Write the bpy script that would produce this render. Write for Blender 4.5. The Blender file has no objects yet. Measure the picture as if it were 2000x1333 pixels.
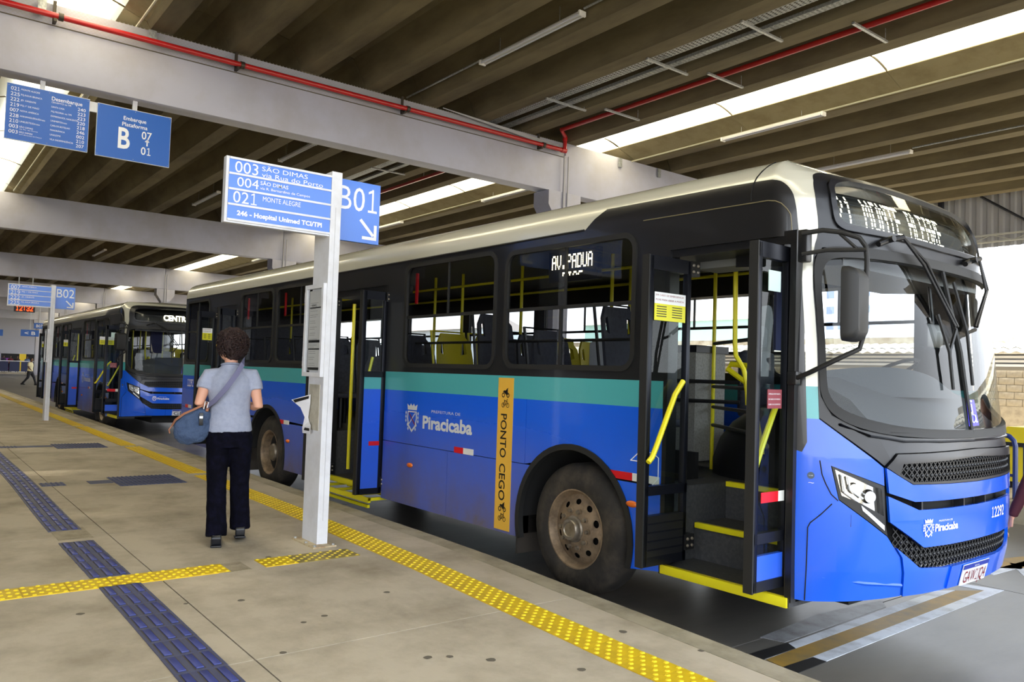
import bpy, bmesh, math, random
from mathutils import Vector, Matrix, Quaternion
from mathutils.geometry import tessellate_polygon
import numpy as np
random.seed(7)
SC = bpy.context.scene
COL = SC.collection
R = math.radians
# ------------------------------------------------------------------ camera
cam_d = bpy.data.cameras.new('camera'); cam = bpy.data.objects.new('camera', cam_d); COL.objects.link(cam)
cam_d.sensor_width = 36.0; cam_d.lens = 1545.56/2000*36.0; cam_d.clip_end = 600; cam_d.clip_start = 0.05
_P, _R, _A = R(2.3917), R(1.8654), R(142.228)
_f = Vector((math.cos(_A)*math.cos(_P), math.sin(_A)*math.cos(_P), math.sin(_P)))
_r0 = Vector((math.sin(_A), -math.cos(_A), 0)); _u0 = _r0.cross(_f)
_r = _r0*math.cos(_R)+_u0*math.sin(_R); _u = _u0*math.cos(_R)-_r0*math.sin(_R)
_m = Matrix((_r, _u, -_f)).transposed().to_4x4(); _m.translation = Vector((0, 0, 1.45))
cam.matrix_world = _m
SC.camera = cam
# ------------------------------------------------------------------ world, sun, exposure
w = bpy.data.worlds.new('sky'); SC.world = w; w.use_nodes = True
wn = w.node_tree.nodes; wl = w.node_tree.links
bg = wn['Background']; bg.inputs['Strength'].default_value = 2.9
tc = wn.new('ShaderNodeTexCoord'); sp = wn.new('ShaderNodeSeparateXYZ'); rp = wn.new('ShaderNodeValToRGB')
wl.new(tc.outputs['Generated'], sp.inputs[0]); wl.new(sp.outputs['Z'], rp.inputs[0]); wl.new(rp.outputs['Color'], bg.inputs['Color'])
rp.color_ramp.elements[0].position = 0.0; rp.color_ramp.elements[0].color = (0.93, 0.96, 1.0, 1)
rp.color_ramp.elements[1].position = 0.7; rp.color_ramp.elements[1].color = (0.72, 0.84, 1.0, 1)
sd = bpy.data.lights.new('sun', 'SUN'); sd.energy = 9.0; sd.angle = R(6); sd.color = (1.0, 0.93, 0.78)
sun = bpy.data.objects.new('sun', sd); COL.objects.link(sun)
sun.rotation_euler = Vector((0.12, -0.05, -1)).to_track_quat('-Z', 'Y').to_euler()
SC.view_settings.view_transform = 'Standard'; SC.view_settings.look = 'None'
SC.view_settings.exposure = 0.95; SC.view_settings.gamma = 1.0; SC.view_settings.use_curve_mapping = False
SC.cycles.use_denoising = True
SC.cycles.max_bounces = 8; SC.cycles.diffuse_bounces = 5; SC.cycles.transparent_max_bounces = 16
SC.cycles.glossy_bounces = 4; SC.cycles.transmission_bounces = 6; SC.cycles.sample_clamp_indirect = 8
SC.cycles.caustics_reflective = False; SC.cycles.caustics_refractive = False

# ------------------------------------------------------------------ materials
def lin(c):
    return tuple((v/255/12.92 if v/255 <= 0.04045 else ((v/255+0.055)/1.055)**2.4) for v in c)
MATS = {}
def mat(name, col, rough=0.5, metal=0.0, coat=0.0, noise=None, bump=0.0, spec=0.5, emit=None, emis=0.0, scale=6.0, col2=None, amt=0.5, stretch=(1, 1, 1)):
    """procedural principled material; noise mixes col with col2"""
    if name in MATS: return MATS[name]
    m = bpy.data.materials.new(name); m.use_nodes = True; MATS[name] = m
    n = m.node_tree.nodes; l = m.node_tree.links; b = n['Principled BSDF']
    c = lin(col)+(1,)
    b.inputs['Base Color'].default_value = c; b.inputs['Roughness'].default_value = rough; b.inputs['Metallic'].default_value = metal
    b.inputs['Coat Weight'].default_value = coat; b.inputs['Coat Roughness'].default_value = 0.05
    b.inputs['Specular IOR Level'].default_value = spec
    if emit: b.inputs['Emission Color'].default_value = lin(emit)+(1,); b.inputs['Emission Strength'].default_value = emis
    if col2 or bump:
        t = n.new('ShaderNodeTexCoord'); mp = n.new('ShaderNodeMapping'); mp.inputs['Scale'].default_value = stretch
        l.new(t.outputs['Object'], mp.inputs['Vector'])
        nz = n.new('ShaderNodeTexNoise'); nz.inputs['Scale'].default_value = scale; nz.inputs['Detail'].default_value = 8; nz.inputs['Roughness'].default_value = 0.65
        l.new(mp.outputs[0], nz.inputs['Vector'])
        if col2:
            r = n.new('ShaderNodeValToRGB'); r.color_ramp.elements[0].position = 0.5-0.25*amt*0.6; r.color_ramp.elements[1].position = 0.5+0.3*(1.2-amt)
            r.color_ramp.elements[0].color = c; r.color_ramp.elements[1].color = lin(col2)+(1,)
            l.new(nz.outputs['Fac'], r.inputs[0]); l.new(r.outputs[0], b.inputs['Base Color'])
        if bump:
            bp = n.new('ShaderNodeBump'); bp.inputs['Strength'].default_value = bump; bp.inputs['Distance'].default_value = 0.02
            nz2 = n.new('ShaderNodeTexNoise'); nz2.inputs['Scale'].default_value = scale*6; nz2.inputs['Detail'].default_value = 6
            l.new(mp.outputs[0], nz2.inputs['Vector']); l.new(nz2.outputs['Fac'], bp.inputs['Height']); l.new(bp.outputs[0], b.inputs['Normal'])
    return m
def glass(name, tint, gloss=0.04, rough=0.0):
    """thin pane: tinted transparent with a Fresnel reflection"""
    if name in MATS: return MATS[name]
    m = bpy.data.materials.new(name); m.use_nodes = True; MATS[name] = m
    n = m.node_tree.nodes; l = m.node_tree.links
    for x in list(n):
        if x.type != 'OUTPUT_MATERIAL': n.remove(x)
    o = [x for x in n if x.type == 'OUTPUT_MATERIAL'][0]
    t = n.new('ShaderNodeBsdfTransparent'); t.inputs[0].default_value = tuple(tint)+(1,)
    g = n.new('ShaderNodeBsdfGlossy'); g.inputs['Roughness'].default_value = rough
    lw = n.new('ShaderNodeLayerWeight'); lw.inputs['Blend'].default_value = 0.5
    pw = n.new('ShaderNodeMath'); pw.operation = 'POWER'; pw.inputs[1].default_value = 5; l.new(lw.outputs['Facing'], pw.inputs[0])
    f = n.new('ShaderNodeMath'); f.operation = 'MULTIPLY_ADD'; f.inputs[1].default_value = 0.9; f.inputs[2].default_value = 0.03; l.new(pw.outputs[0], f.inputs[0])
    mx = n.new('ShaderNodeMixShader'); l.new(f.outputs[0], mx.inputs[0]); l.new(t.outputs[0], mx.inputs[1]); l.new(g.outputs[0], mx.inputs[2])
    l.new(mx.outputs[0], o.inputs['Surface'])
    return m
def translucent(name, col, mixd=0.3):
    if name in MATS: return MATS[name]
    m = bpy.data.materials.new(name); m.use_nodes = True; MATS[name] = m
    n = m.node_tree.nodes; l = m.node_tree.links
    for x in list(n):
        if x.type != 'OUTPUT_MATERIAL': n.remove(x)
    o = [x for x in n if x.type == 'OUTPUT_MATERIAL'][0]
    t = n.new('ShaderNodeBsdfTranslucent'); t.inputs[0].default_value = lin(col)+(1,)
    d = n.new('ShaderNodeBsdfDiffuse'); d.inputs[0].default_value = lin(col)+(1,)
    mx = n.new('ShaderNodeMixShader'); mx.inputs[0].default_value = mixd
    l.new(t.outputs[0], mx.inputs[1]); l.new(d.outputs[0], mx.inputs[2]); l.new(mx.outputs[0], o.inputs['Surface'])
    return m
def dirty(name, clean, dirt, rough=0.25, zlo=0.3, zhi=1.3, coat=0.5, strength=0.55):
    """bus paint with road dirt thrown up on its lower part (dust pattern over object height)"""
    m = mat(name, clean, rough, coat=coat)
    n = m.node_tree.nodes; l = m.node_tree.links; b = n['Principled BSDF']
    t = n.new('ShaderNodeTexCoord'); s = n.new('ShaderNodeSeparateXYZ'); l.new(t.outputs['Object'], s.inputs[0])
    mr = n.new('ShaderNodeMapRange'); mr.inputs[1].default_value = zhi; mr.inputs[2].default_value = zlo; mr.inputs[3].default_value = 0; mr.inputs[4].default_value = strength
    l.new(s.outputs['Z'], mr.inputs[0])
    mx = n.new('ShaderNodeMapRange'); mx.inputs[1].default_value = 0.3; mx.inputs[2].default_value = -0.6; l.new(s.outputs['X'], mx.inputs[0])
    nz = n.new('ShaderNodeTexNoise'); nz.inputs['Scale'].default_value = 2.2; nz.inputs['Detail'].default_value = 8; nz.inputs['Roughness'].default_value = 0.7
    l.new(t.outputs['Object'], nz.inputs['Vector'])
    ad = n.new('ShaderNodeMath'); ad.operation = 'MULTIPLY_ADD'; ad.inputs[1].default_value = 1.6; ad.inputs[2].default_value = 0.2; l.new(nz.outputs['Fac'], ad.inputs[0])
    mu = n.new('ShaderNodeMath'); mu.operation = 'MULTIPLY'; l.new(ad.outputs[0], mu.inputs[0]); l.new(mr.outputs[0], mu.inputs[1])
    m2 = n.new('ShaderNodeMath'); m2.operation = 'MULTIPLY'; m2.use_clamp = True; l.new(mu.outputs[0], m2.inputs[0]); l.new(mx.outputs[0], m2.inputs[1])
    mc = n.new('ShaderNodeMix'); mc.data_type = 'RGBA'; mc.inputs[6].default_value = lin(clean)+(1,); mc.inputs[7].default_value = lin(dirt)+(1,)
    l.new(m2.outputs[0], mc.inputs[0]); l.new(mc.outputs[2], b.inputs['Base Color'])
    rr = n.new('ShaderNodeMath'); rr.operation = 'MULTIPLY_ADD'; rr.inputs[1].default_value = 0.5; rr.inputs[2].default_value = rough; l.new(m2.outputs[0], rr.inputs[0]); l.new(rr.outputs[0], b.inputs['Roughness'])
    ct = n.new('ShaderNodeMath'); ct.operation = 'MULTIPLY_ADD'; ct.inputs[1].default_value = -coat; ct.inputs[2].default_value = coat; ct.use_clamp = True; l.new(m2.outputs[0], ct.inputs[0]); l.new(ct.outputs[0], b.inputs['Coat Weight'])
    return m

M_BLUE = dirty('bus_blue_paint', (16, 92, 224), (104, 94, 92), strength=0.8)
M_TEAL = mat('bus_teal_paint', (76, 166, 170), 0.25, coat=0.4)
M_ROOF = mat('bus_pearl_paint', (205, 203, 188), 0.22, metal=0.15, coat=0.6)
M_BLACK = mat('bus_black_paint', (30, 30, 32), 0.28, coat=0.25, scale=3)
M_MASK = mat('bus_dark_mask', (24, 25, 30), 0.38, coat=0.08)
M_RUB = mat('black_rubber', (26, 26, 26), 0.6)
M_PLAST = mat('black_plastic', (20, 20, 22), 0.4)
M_DARK = mat('dark_void', (8, 8, 9), 0.8)
M_ALU = mat('dark_anodised_frame', (27, 29, 37), 0.35, metal=0.6)
M_YEL = mat('yellow_enamel', (226, 214, 30), 0.35)
M_SEATY = mat('yellow_seat_plastic', (200, 186, 22), 0.45)
M_SEATG = mat('grey_seat_plastic', (60, 62, 74), 0.6, col2=(38, 40, 50), scale=30)
M_STEP = mat('grey_step_vinyl', (52, 53, 56), 0.7, col2=(70, 70, 70), scale=40)
M_INT = mat('interior_panel', (120, 122, 122), 0.6)
M_DASH = mat('dashboard_grey', (62, 66, 72), 0.7)
M_WHITE = mat('white_lettering', (235, 238, 242), 0.4)
M_SILV = mat('silver_lettering', (205, 208, 210), 0.35)
M_BLK = mat('black_lettering', (16, 16, 16), 0.5)
M_STICK = mat('amber_sticker', (222, 172, 62), 0.45)
M_RED = mat('red_reflector', (205, 20, 30), 0.3)
M_WREF = mat('white_reflector', (220, 220, 215), 0.3)
M_AMB = mat('orange_lens', (230, 110, 20), 0.15, coat=0.5)
M_TYRE = mat('tyre_rubber', (36, 33, 30), 0.75, col2=(74, 66, 56), scale=5, bump=0.1, amt=0.4)
M_RIM = mat('dusty_wheel_rim', (146, 126, 102), 0.45, metal=0.35, col2=(90, 76, 62), scale=9)
M_HUB = mat('worn_steel_hub', (150, 142, 130), 0.35, metal=0.7, col2=(110, 96, 80), scale=12)
M_GLS = glass('tinted_side_glass', (0.55, 0.56, 0.57))
M_GLF = glass('windshield_glass', (0.86, 0.9, 0.9))
M_GLD = glass('door_glass', (0.74, 0.82, 0.82))
M_GLC = glass('lamp_cover_glass', (0.95, 0.95, 0.95))
M_CHR = mat('chrome_reflector', (225, 228, 232), 0.08, metal=1.0)
M_LED = mat('lit_white_led', (255, 252, 235), 0.4, emit=(255, 244, 205), emis=3.5)
M_LEDOFF = mat('unlit_led', (70, 76, 78), 0.5)
M_LEDR = mat('lit_red_led', (255, 60, 10), 0.4, emit=(255, 50, 5), emis=5.0)
M_PLATE = mat('number_plate_white', (225, 226, 230), 0.4)
M_PBLUE = mat('number_plate_blue', (30, 50, 150), 0.4)
M_PRED = mat('dark_red_lettering', (130, 20, 30), 0.4)

# ------------------------------------------------------------------ geometry collector
class G:
    def __init__(s): s.v = []; s.f = []; s.m = []; s.mats = []
    def mi(s, m):
        if m not in s.mats: s.mats.append(m)
        return s.mats.index(m)
    def add(s, vs, fs, m, X=None):
        k = len(s.v); i = s.mi(m)
        if X is not None: vs = [X @ Vector(p) for p in vs]
        s.v += [tuple(p) for p in vs]; s.f += [tuple(a+k for a in f) for f in fs]; s.m += [i]*len(fs)
    def box(s, a, b, m, X=None, bev=0.0):
        x0, y0, z0 = (min(a[i], b[i]) for i in range(3)); x1, y1, z1 = (max(a[i], b[i]) for i in range(3))
        if bev > 0:
            bm = bmesh.new(); bmesh.ops.create_cube(bm, size=1)
            for v in bm.verts: v.co = Vector((x0+(v.co.x+.5)*(x1-x0), y0+(v.co.y+.5)*(y1-y0), z0+(v.co.z+.5)*(z1-z0)))
            bmesh.ops.bevel(bm, geom=bm.edges[:], offset=bev, segments=2, affect='EDGES', profile=0.5)
            s.bm(bm, m, X); return
        s.add([(x0, y0, z0), (x1, y0, z0), (x1, y1, z0), (x0, y1, z0), (x0, y0, z1), (x1, y0, z1), (x1, y1, z1), (x0, y1, z1)],
              [(0, 3, 2, 1), (4, 5, 6, 7), (0, 1, 5, 4), (1, 2, 6, 5), (2, 3, 7, 6), (3, 0, 4, 7)], m, X)
    def bm(s, bm, m, X=None):
        bm.verts.index_update()
        s.add([v.co.copy() for v in bm.verts], [tuple(v.index for v in f.verts) for f in bm.faces], m, X); bm.free()
    def tube(s, pts, r, m, seg=8, X=None, cap=True, ell=1.0):
        pts = [Vector(p) for p in pts]; n = len(pts)
        rs = r if isinstance(r, (list, tuple)) else [r]*n
        vs = []; fs = []; prev = None
        for i, p in enumerate(pts):
            d = (pts[min(i+1, n-1)]-pts[max(i-1, 0)]).normalized()
            if prev is None:
                up = Vector((0, 0, 1)) if abs(d.z) < 0.9 else Vector((0, 1, 0)); a = d.cross(up).normalized()
            else: a = (prev-d*prev.dot(d)).normalized()
            prev = a; b = d.cross(a)
            rr = rs[i]; ra, rb = (rr if isinstance(rr, tuple) else (rr, rr*ell))
            for k in range(seg):
                t = 2*math.pi*k/seg; vs.append(p+a*ra*math.cos(t)+b*rb*math.sin(t))
        for i in range(n-1):
            for k in range(seg):
                fs.append((i*seg+k, i*seg+(k+1) % seg, (i+1)*seg+(k+1) % seg, (i+1)*seg+k))
        if cap: fs.append(tuple(range(seg-1, -1, -1))); fs.append(tuple((n-1)*seg+k for k in range(seg)))
        s.add(vs, fs, m, X)
    def lathe(s, prof, m, seg=32, X=None):
        """profile (r, h) spun about local Y"""
        vs = []; fs = []
        for r, h in prof:
            for k in range(seg):
                t = 2*math.pi*k/seg; vs.append((r*math.cos(t), h, r*math.sin(t)))
        for i in range(len(prof)-1):
            for k in range(seg): fs.append((i*seg+k, (i+1)*seg+k, (i+1)*seg+(k+1) % seg, i*seg+(k+1) % seg))
        s.add(vs, fs, m, X)
    def ball(s, c, r, m, X=None, seg=12):
        r = r if isinstance(r, tuple) else (r, r, r); vs = []; fs = []
        n = seg//2+1
        for i in range(1, n):
            ph = math.pi*i/n
            for k in range(seg):
                t = 2*math.pi*k/seg; vs.append((c[0]+r[0]*math.sin(ph)*math.cos(t), c[1]+r[1]*math.sin(ph)*math.sin(t), c[2]+r[2]*math.cos(ph)))
        for i in range(n-2):
            for k in range(seg): fs.append((i*seg+k, i*seg+(k+1) % seg, (i+1)*seg+(k+1) % seg, (i+1)*seg+k))
        vs.append((c[0], c[1], c[2]+r[2])); vs.append((c[0], c[1], c[2]-r[2])); a = len(vs)-2
        for k in range(seg):
            fs.append((a, (k+1) % seg, k)); fs.append((a+1, (n-2)*seg+k, (n-2)*seg+(k+1) % seg))
        s.add(vs, fs, m, X)
    def prism(s, poly, axis, a, b, m, X=None):
        """extrude a closed 2-D polygon along an axis ('x','y','z')"""
        def pt(u, v, t): return {'x': (t, u, v), 'y': (u, t, v), 'z': (u, v, t)}[axis]
        n = len(poly); vs = [pt(u, v, a) for u, v in poly]+[pt(u, v, b) for u, v in poly]
        tri = tessellate_polygon([[Vector((u, v, 0)) for u, v in poly]])
        fs = [t for t in tri]+[tuple(i+n for i in reversed(t)) for t in tri]
        fs += [(i, (i+1) % n, n+(i+1) % n, n+i) for i in range(n)]
        s.add(vs, fs, m, X)
    def patch(s, outer, holes, fn, m, cx=(), cy=(), thick=0.0):
        """2-D polygon with holes, cut on grid lines, then mapped to 3-D by fn(u, v, d)"""
        loops = [outer]+list(holes); flat = [p for L in loops for p in L]
        tri = tessellate_polygon([[Vector((p[0], p[1], 0)) for p in L] for L in loops])
        bm = bmesh.new(); vs = [bm.verts.new((p[0], p[1], 0)) for p in flat]
        for t in tri:
            try: bm.faces.new([vs[i] for i in t])
            except ValueError: pass
        for c in cx: bmesh.ops.bisect_plane(bm, geom=bm.verts[:]+bm.edges[:]+bm.faces[:], plane_co=(c, 0, 0), plane_no=(1, 0, 0), dist=1e-6)
        for c in cy: bmesh.ops.bisect_plane(bm, geom=bm.verts[:]+bm.edges[:]+bm.faces[:], plane_co=(0, c, 0), plane_no=(0, 1, 0), dist=1e-6)
        bmesh.ops.recalc_face_normals(bm, faces=bm.faces[:]); bm.normal_update()
        for f in bm.faces:
            if f.normal.z < 0: f.normal_flip()
        bm.verts.index_update(); k = len(bm.verts)
        co = [(v.co.x, v.co.y) for v in bm.verts]
        fs = [tuple(v.index for v in f.verts) for f in bm.faces]
        v1 = [fn(u, v, 0) for u, v in co]
        if thick:
            v2 = [fn(u, v, -thick) for u, v in co]
            be = []
            for e in bm.edges:
                if len(e.link_faces) == 1:
                    f = e.link_faces[0]; a, b = e.verts; vl = list(f.verts); ia = vl.index(a)
                    if vl[(ia+1) % len(vl)] is b: be.append((a.index, b.index))
                    else: be.append((b.index, a.index))
            fs2 = fs+[tuple(i+k for i in reversed(f)) for f in fs]+[(b, a, a+k, b+k) for a, b in be]
            s.add(v1+v2, fs2, m)
        else: s.add(v1, fs, m)
        bm.free()
    def text(s, string, w, h, fn, m, d=0.002, bold=0.0, align='l', flip=False):
        """lettering fitted into the box w x h (h = cap height, 0 keeps proportions), mapped by fn(u, v, d)"""
        vs, fs, W, H = glyphs(string, bold)
        sx = (w/W) if w else (h/H); sy = (h/H) if h else sx
        ox = {'l': 0, 'c': -W*sx/2, 'r': -W*sx}[align]
        s.add([fn(x*sx+ox, y*sy, d) for x, y in vs], fs, m)
    def build(s, name, parent=None, smooth=True, ang=35, loc=None, rot=None):
        me = bpy.data.meshes.new(name); me.from_pydata(s.v, [], s.f)
        for m in s.mats: me.materials.append(m)
        if len(s.mats) > 1: me.polygons.foreach_set('material_index', s.m)
        me.validate(); me.update()
        if smooth:
            me.polygons.foreach_set('use_smooth', [True]*len(me.polygons)); me.set_sharp_from_angle(angle=R(ang))
        o = bpy.data.objects.new(name, me); COL.objects.link(o)
        if parent: o.parent = parent
        if loc: o.location = loc
        if rot: o.rotation_euler = rot
        return o
_GL = {}
def chaikin(pts, n=2):
    for _ in range(n):
        q = []
        for i, p in enumerate(pts):
            r = pts[(i+1) % len(pts)]; q += [(p[0]*.75+r[0]*.25, p[1]*.75+r[1]*.25), (p[0]*.25+r[0]*.75, p[1]*.25+r[1]*.75)]
        pts = q
    return pts
def och(pts, n=2):
    for _ in range(n):
        q = [pts[0]]
        for p, r in zip(pts[:-1], pts[1:]): q += [(p[0]*.75+r[0]*.25, p[1]*.75+r[1]*.25), (p[0]*.25+r[0]*.75, p[1]*.25+r[1]*.75)]
        pts = q+[pts[-1]]
    return pts
def glyphs(string, bold=0.0):
    k = (string, bold)
    if k in _GL: return _GL[k]
    if '1' in string and len(string) > 1 and not any(c.islower() for c in string) and ' ' not in string:   # numerals with a footed 1
        vs = []; fs = []; x = 0.0; t = .035+bold*.6
        for c in string:
            if c == '1': h1 = .07+bold; v = [(.24-t, h1), (.24+t, h1), (.24+t, .7), (.24-t, .7), (.06, 0), (.42, 0), (.42, h1), (.06, h1), (.07, .55), (.24-t, .60), (.24-t, .68), (.18, .67), (.07, .62)]; f = [(0, 1, 2, 3), (4, 5, 6, 7), (8, 9, 10, 11, 12)]; W = .46
            else: v, f, W, _ = glyphs(c, bold)
            n = len(vs); vs += [(a+x, b) for a, b in v]; fs += [tuple(i+n for i in q) for q in f]; x += W+.075
        _GL[k] = (vs, fs, x-.075, .70); return _GL[k]
    cu = bpy.data.curves.new('t', 'FONT'); cu.body = string; cu.size = 1; cu.offset = bold; cu.resolution_u = 3
    ob = bpy.data.objects.new('t', cu)
    me = bpy.data.meshes.new_from_object(ob)
    vs = [(v.co.x, v.co.y) for v in me.vertices]; fs = [tuple(p.vertices) for p in me.polygons]
    bpy.data.objects.remove(ob); bpy.data.meshes.remove(me); bpy.data.curves.remove(cu)
    x0 = min(v[0] for v in vs); x1 = max(v[0] for v in vs); H = 0.70
    vs = [(x-x0, y) for x, y in vs]
    _GL[k] = (vs, fs, x1-x0, H); return _GL[k]
def empty(name, loc=(0, 0, 0), rotz=0.0, label=None, cat=None, group=None, kind=None):
    o = bpy.data.objects.new(name, None); COL.objects.link(o); o.location = loc; o.rotation_euler = (0, 0, rotz); o.empty_display_size = 0.2
    return tag(o, label, cat, group, kind)
def tag(o, label=None, cat=None, group=None, kind=None):
    if label: o['label'] = label
    if cat: o['category'] = cat
    if group: o['group'] = group
    if kind: o['kind'] = kind
    return o
def dup(o, parent=None, skip=()):
    c = o.copy(); COL.objects.link(c); c.parent = parent
    for ch in list(o.children):
        if ch.get('variant'): continue
        dup(ch, c)
    return c
def rrect(x0, y0, x1, y1, r, n=5):
    pts = []
    for cx, cy, a in ((x1-r, y0+r, -90), (x1-r, y1-r, 0), (x0+r, y1-r, 90), (x0+r, y0+r, 180)):
        for i in range(n+1):
            t = R(a+90*i/n); pts.append((cx+r*math.cos(t), cy+r*math.sin(t)))
    return pts
def plane_fn(o, ux, uy):
    """map 2-D to the plane through o spanned by ux (right) and uy (up)"""
    o = Vector(o); ux = Vector(ux).normalized(); uy = Vector(uy).normalized(); n = ux.cross(uy)
    return lambda u, v, d=0: o+ux*u+uy*v+n*d
F57 = {'0': '01110100011001110101110011000101110', '1': '00100011000010000100001000010001110', '2': '01110100010000100010001000100011111', '3': '01110100010000100110000011000101110',
 '4': '00010001100101010010111110001000010', 'M': '10001110111010110101100011000110001', 'O': '01110100011000110001100011000101110', 'N': '10001110011010110011100011000110001', 'T': '11111001000010000100001000010000100',
 'E': '11111100001000011110100001000011111', 'A': '01110100011000111111100011000110001', 'L': '10000100001000010000100001000011111', 'G': '01110100011000010111100011000101110', 'R': '11110100011000111110101001001010001',
 'V': '10001100011000110001100010101000100', 'P': '11110100011000111110100001000010000', 'D': '11110100011000110001100011000111110', 'U': '10001100011000110001100011000101110', '.': '00000000000000000000000000110001100',
 'C': '01110100011000010000100001000101110', 'I': '01110001000010000100001000010001110', 'S': '01111100001000001110000010000111110', ' ': '0'*35, ':': '00000001000010000000001000010000000'}
def dots(g, string, u0, v0, pitch, fn, m, rad=0.4, rows=7, wscale=1.0, step=6):
    """lit dots of a matrix display; each is a small square pyramid-free tile"""
    for i, ch in enumerate(string):
        b = F57[ch]
        for r in range(rows):
            for c in range(5):
                if b[r*5+c] == '1':
                    u = u0+(i*step+c)*pitch*wscale; v = v0-r*pitch; e = pitch*rad; eu = pitch*wscale*.46
                    g.add([fn(u-eu, v-e, .002), fn(u+eu, v-e, .002), fn(u+eu, v+e, .002), fn(u-eu, v+e, .002)], [(0, 1, 2, 3)], m)
# ================================================================== SETTING
M_CONC = mat('platform_concrete', (190, 178, 156), 0.8, col2=(150, 138, 116), scale=1.6, bump=0.25, amt=0.5)
M_KERB = mat('kerb_stone_concrete', (166, 156, 132), 0.85, col2=(126, 118, 96), scale=3, bump=0.3)
M_ROAD = mat('road_concrete', (108, 104, 98), 0.36, col2=(74, 72, 70), scale=0.8, bump=0.12, amt=0.6, stretch=(1, .35, 1))
M_RIBC = mat('raw_ceiling_concrete', (110, 99, 72), 0.9, col2=(74, 64, 44), scale=1.5, bump=0.15, stretch=(.25, 1, 1))
M_FLG = mat('lit_kerb_concrete', (150, 138, 104), 0.9, col2=(126, 112, 78), scale=2)  # rib concrete with the skylight glow painted in as lighter tan
M_BEAM = mat('painted_beam', (180, 180, 194), 0.6, col2=(168, 164, 168), scale=0.7, amt=0.5)
M_TILEY = mat('yellow_tactile_tile', (226, 190, 22), 0.55, col2=(196, 160, 30), scale=4)
M_TILEO = mat('worn_yellow_tactile_tile', (150, 132, 62), 0.6, col2=(110, 98, 60), scale=5)
M_TILEB = mat('blue_tactile_tile', (72, 76, 108), 0.55, col2=(84, 86, 104), scale=6)
M_BAR = mat('blue_raised_bar', (56, 66, 134), 0.45)
M_GRIME = mat('grimy_joint', (92, 84, 66), 0.9)
M_PATCH = mat('filled_gap_mortar', (168, 156, 132), 0.85, col2=(126, 116, 94), scale=7)
M_SKY = translucent('skylight_sheet', (250, 238, 205), 0.2)
M_PAINTW = mat('white_road_paint', (215, 220, 228), 0.5, col2=(150, 150, 152), scale=5, amt=0.3)
M_PAINTY = mat('yellow_road_paint', (158, 124, 52), 0.5, col2=(120, 104, 70), scale=5)
M_PAINTK = mat('black_road_paint', (28, 28, 30), 0.5)
ROAD = -0.22
def kerb_y(x): return 3.83 if x < -5.5 else 3.83-0.058*(x+5.5)*min(1, (x+5.5)/1.2+.25) if x < -4.3 else 3.83-0.058*(x+5.5)
def tact_y(x): return 3.355 if x < -8 else (3.355-0.018*(x+8) if x < -5 else 3.301-0.05*(x+5) if x < -3 else 3.2-.02*(x+3))
# platform slabs
floor = empty('floor', kind='structure')
g = G(); g.box((-140, -14, -.6), (8, 3.4, -.06), M_GRIME)
g.prism([(-140, 3.3), (8, 2.8), (8, 3.0), (-2.4, 3.58), (-5.5, 3.79), (-140, 3.79)], 'z', -.6, -.06, M_GRIME)
o = g.build('platform_base', floor)
xj = [8, 3.6, -.15, -3.88, -7.35, -10.7, -14.15, -17.8, -21.5, -25.2, -29, -33, -37, -45, -60, -80, -140]
yj = [-14, -9, -5.2, -1.9, 1.47]
for i in range(len(xj)-1):
    x1, x0 = xj[i], xj[i+1]; e = .004
    for j in range(len(yj)-1):
        g = G(); g.box((x0+e, yj[j]+e, -.07), (x1-e, yj[j+1]-e, 0), M_CONC); g.build('slab', floor, smooth=False)
    g = G(); xs_ = [x0+e]+[x for x in (-5.5, -4.9, -4.3, -2, 0, 2) if x0 < x < x1]+[x1-e]
    pl = [(x0+e, 1.47+e)]+[(x1-e, 1.47+e)]+[(x, kerb_y(x)-.175) for x in reversed(xs_)]
    g.prism(pl, 'z', -.07, 0, M_CONC); g.build('slab', floor, smooth=False)
x = 6.0
while x > -60:
    L = 1.0 if x > -30 else 4.0
    g = G(); a, b = x-L+.003, x-.003
    g.prism([(a, kerb_y(a)-.17), (b, kerb_y(b)-.17), (b, kerb_y(b)), (a, kerb_y(a))], 'z', -.5, 0.0, M_KERB); g.build('kerb_stone', floor, smooth=False); x -= L
g = G(); g.box((-140, 3.66, -.5), (-60, 3.83, 0), M_KERB); g.build('kerb_stone', floor)
# tactile tiles (parts of the floor), one mesh per kind
def tile_mesh(kind, base, top):
    g = G(); s = .1235; g.box((-s, -s, -.01), (s, s, .005), base)
    if kind == 'dots':
        for i in range(6):
            for j in range(3):
                cx = -.105+i*.042; cy = -.084+j*.084+(.042 if i % 2 else 0)-.021
                n = 6; vs = [(cx+.0155*math.cos(6.283*k/n), cy+.0155*math.sin(6.283*k/n), .005) for k in range(n)]+[(cx+.009*math.cos(6.283*k/n), cy+.009*math.sin(6.283*k/n), .0105) for k in range(n)]
                g.add(vs, [(k, (k+1) % n, n+(k+1) % n, n+k) for k in range(n)]+[tuple(range(n, 2*n))], top)
    elif kind == 'bars':
        for i in range(3):
            y = -.082+i*.082
            g.box((-.1, y-.019, .005), (.1, y+.019, .011), top, bev=.003)
            for e in (-.023, .023): g.box((-.112, y+e-.0016, .005), (.112, y+e+.0016, .0068), M_GRIME)
    elif kind == 'ribs':
        for i in range(5):
            y = -.1+i*.05; g.box((-.123, y-.009, .005), (.123, y+.009, .010), top)
    o = g.build('tactile_tile', floor, ang=30); me = o.data; bpy.data.objects.remove(o); return me
T_DY = tile_mesh('dots', M_TILEY, mat('yellow_dome', (240, 212, 40), 0.4)); T_DW = tile_mesh('dots', M_TILEO, mat('worn_dome', (214, 190, 60), 0.5))
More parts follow.
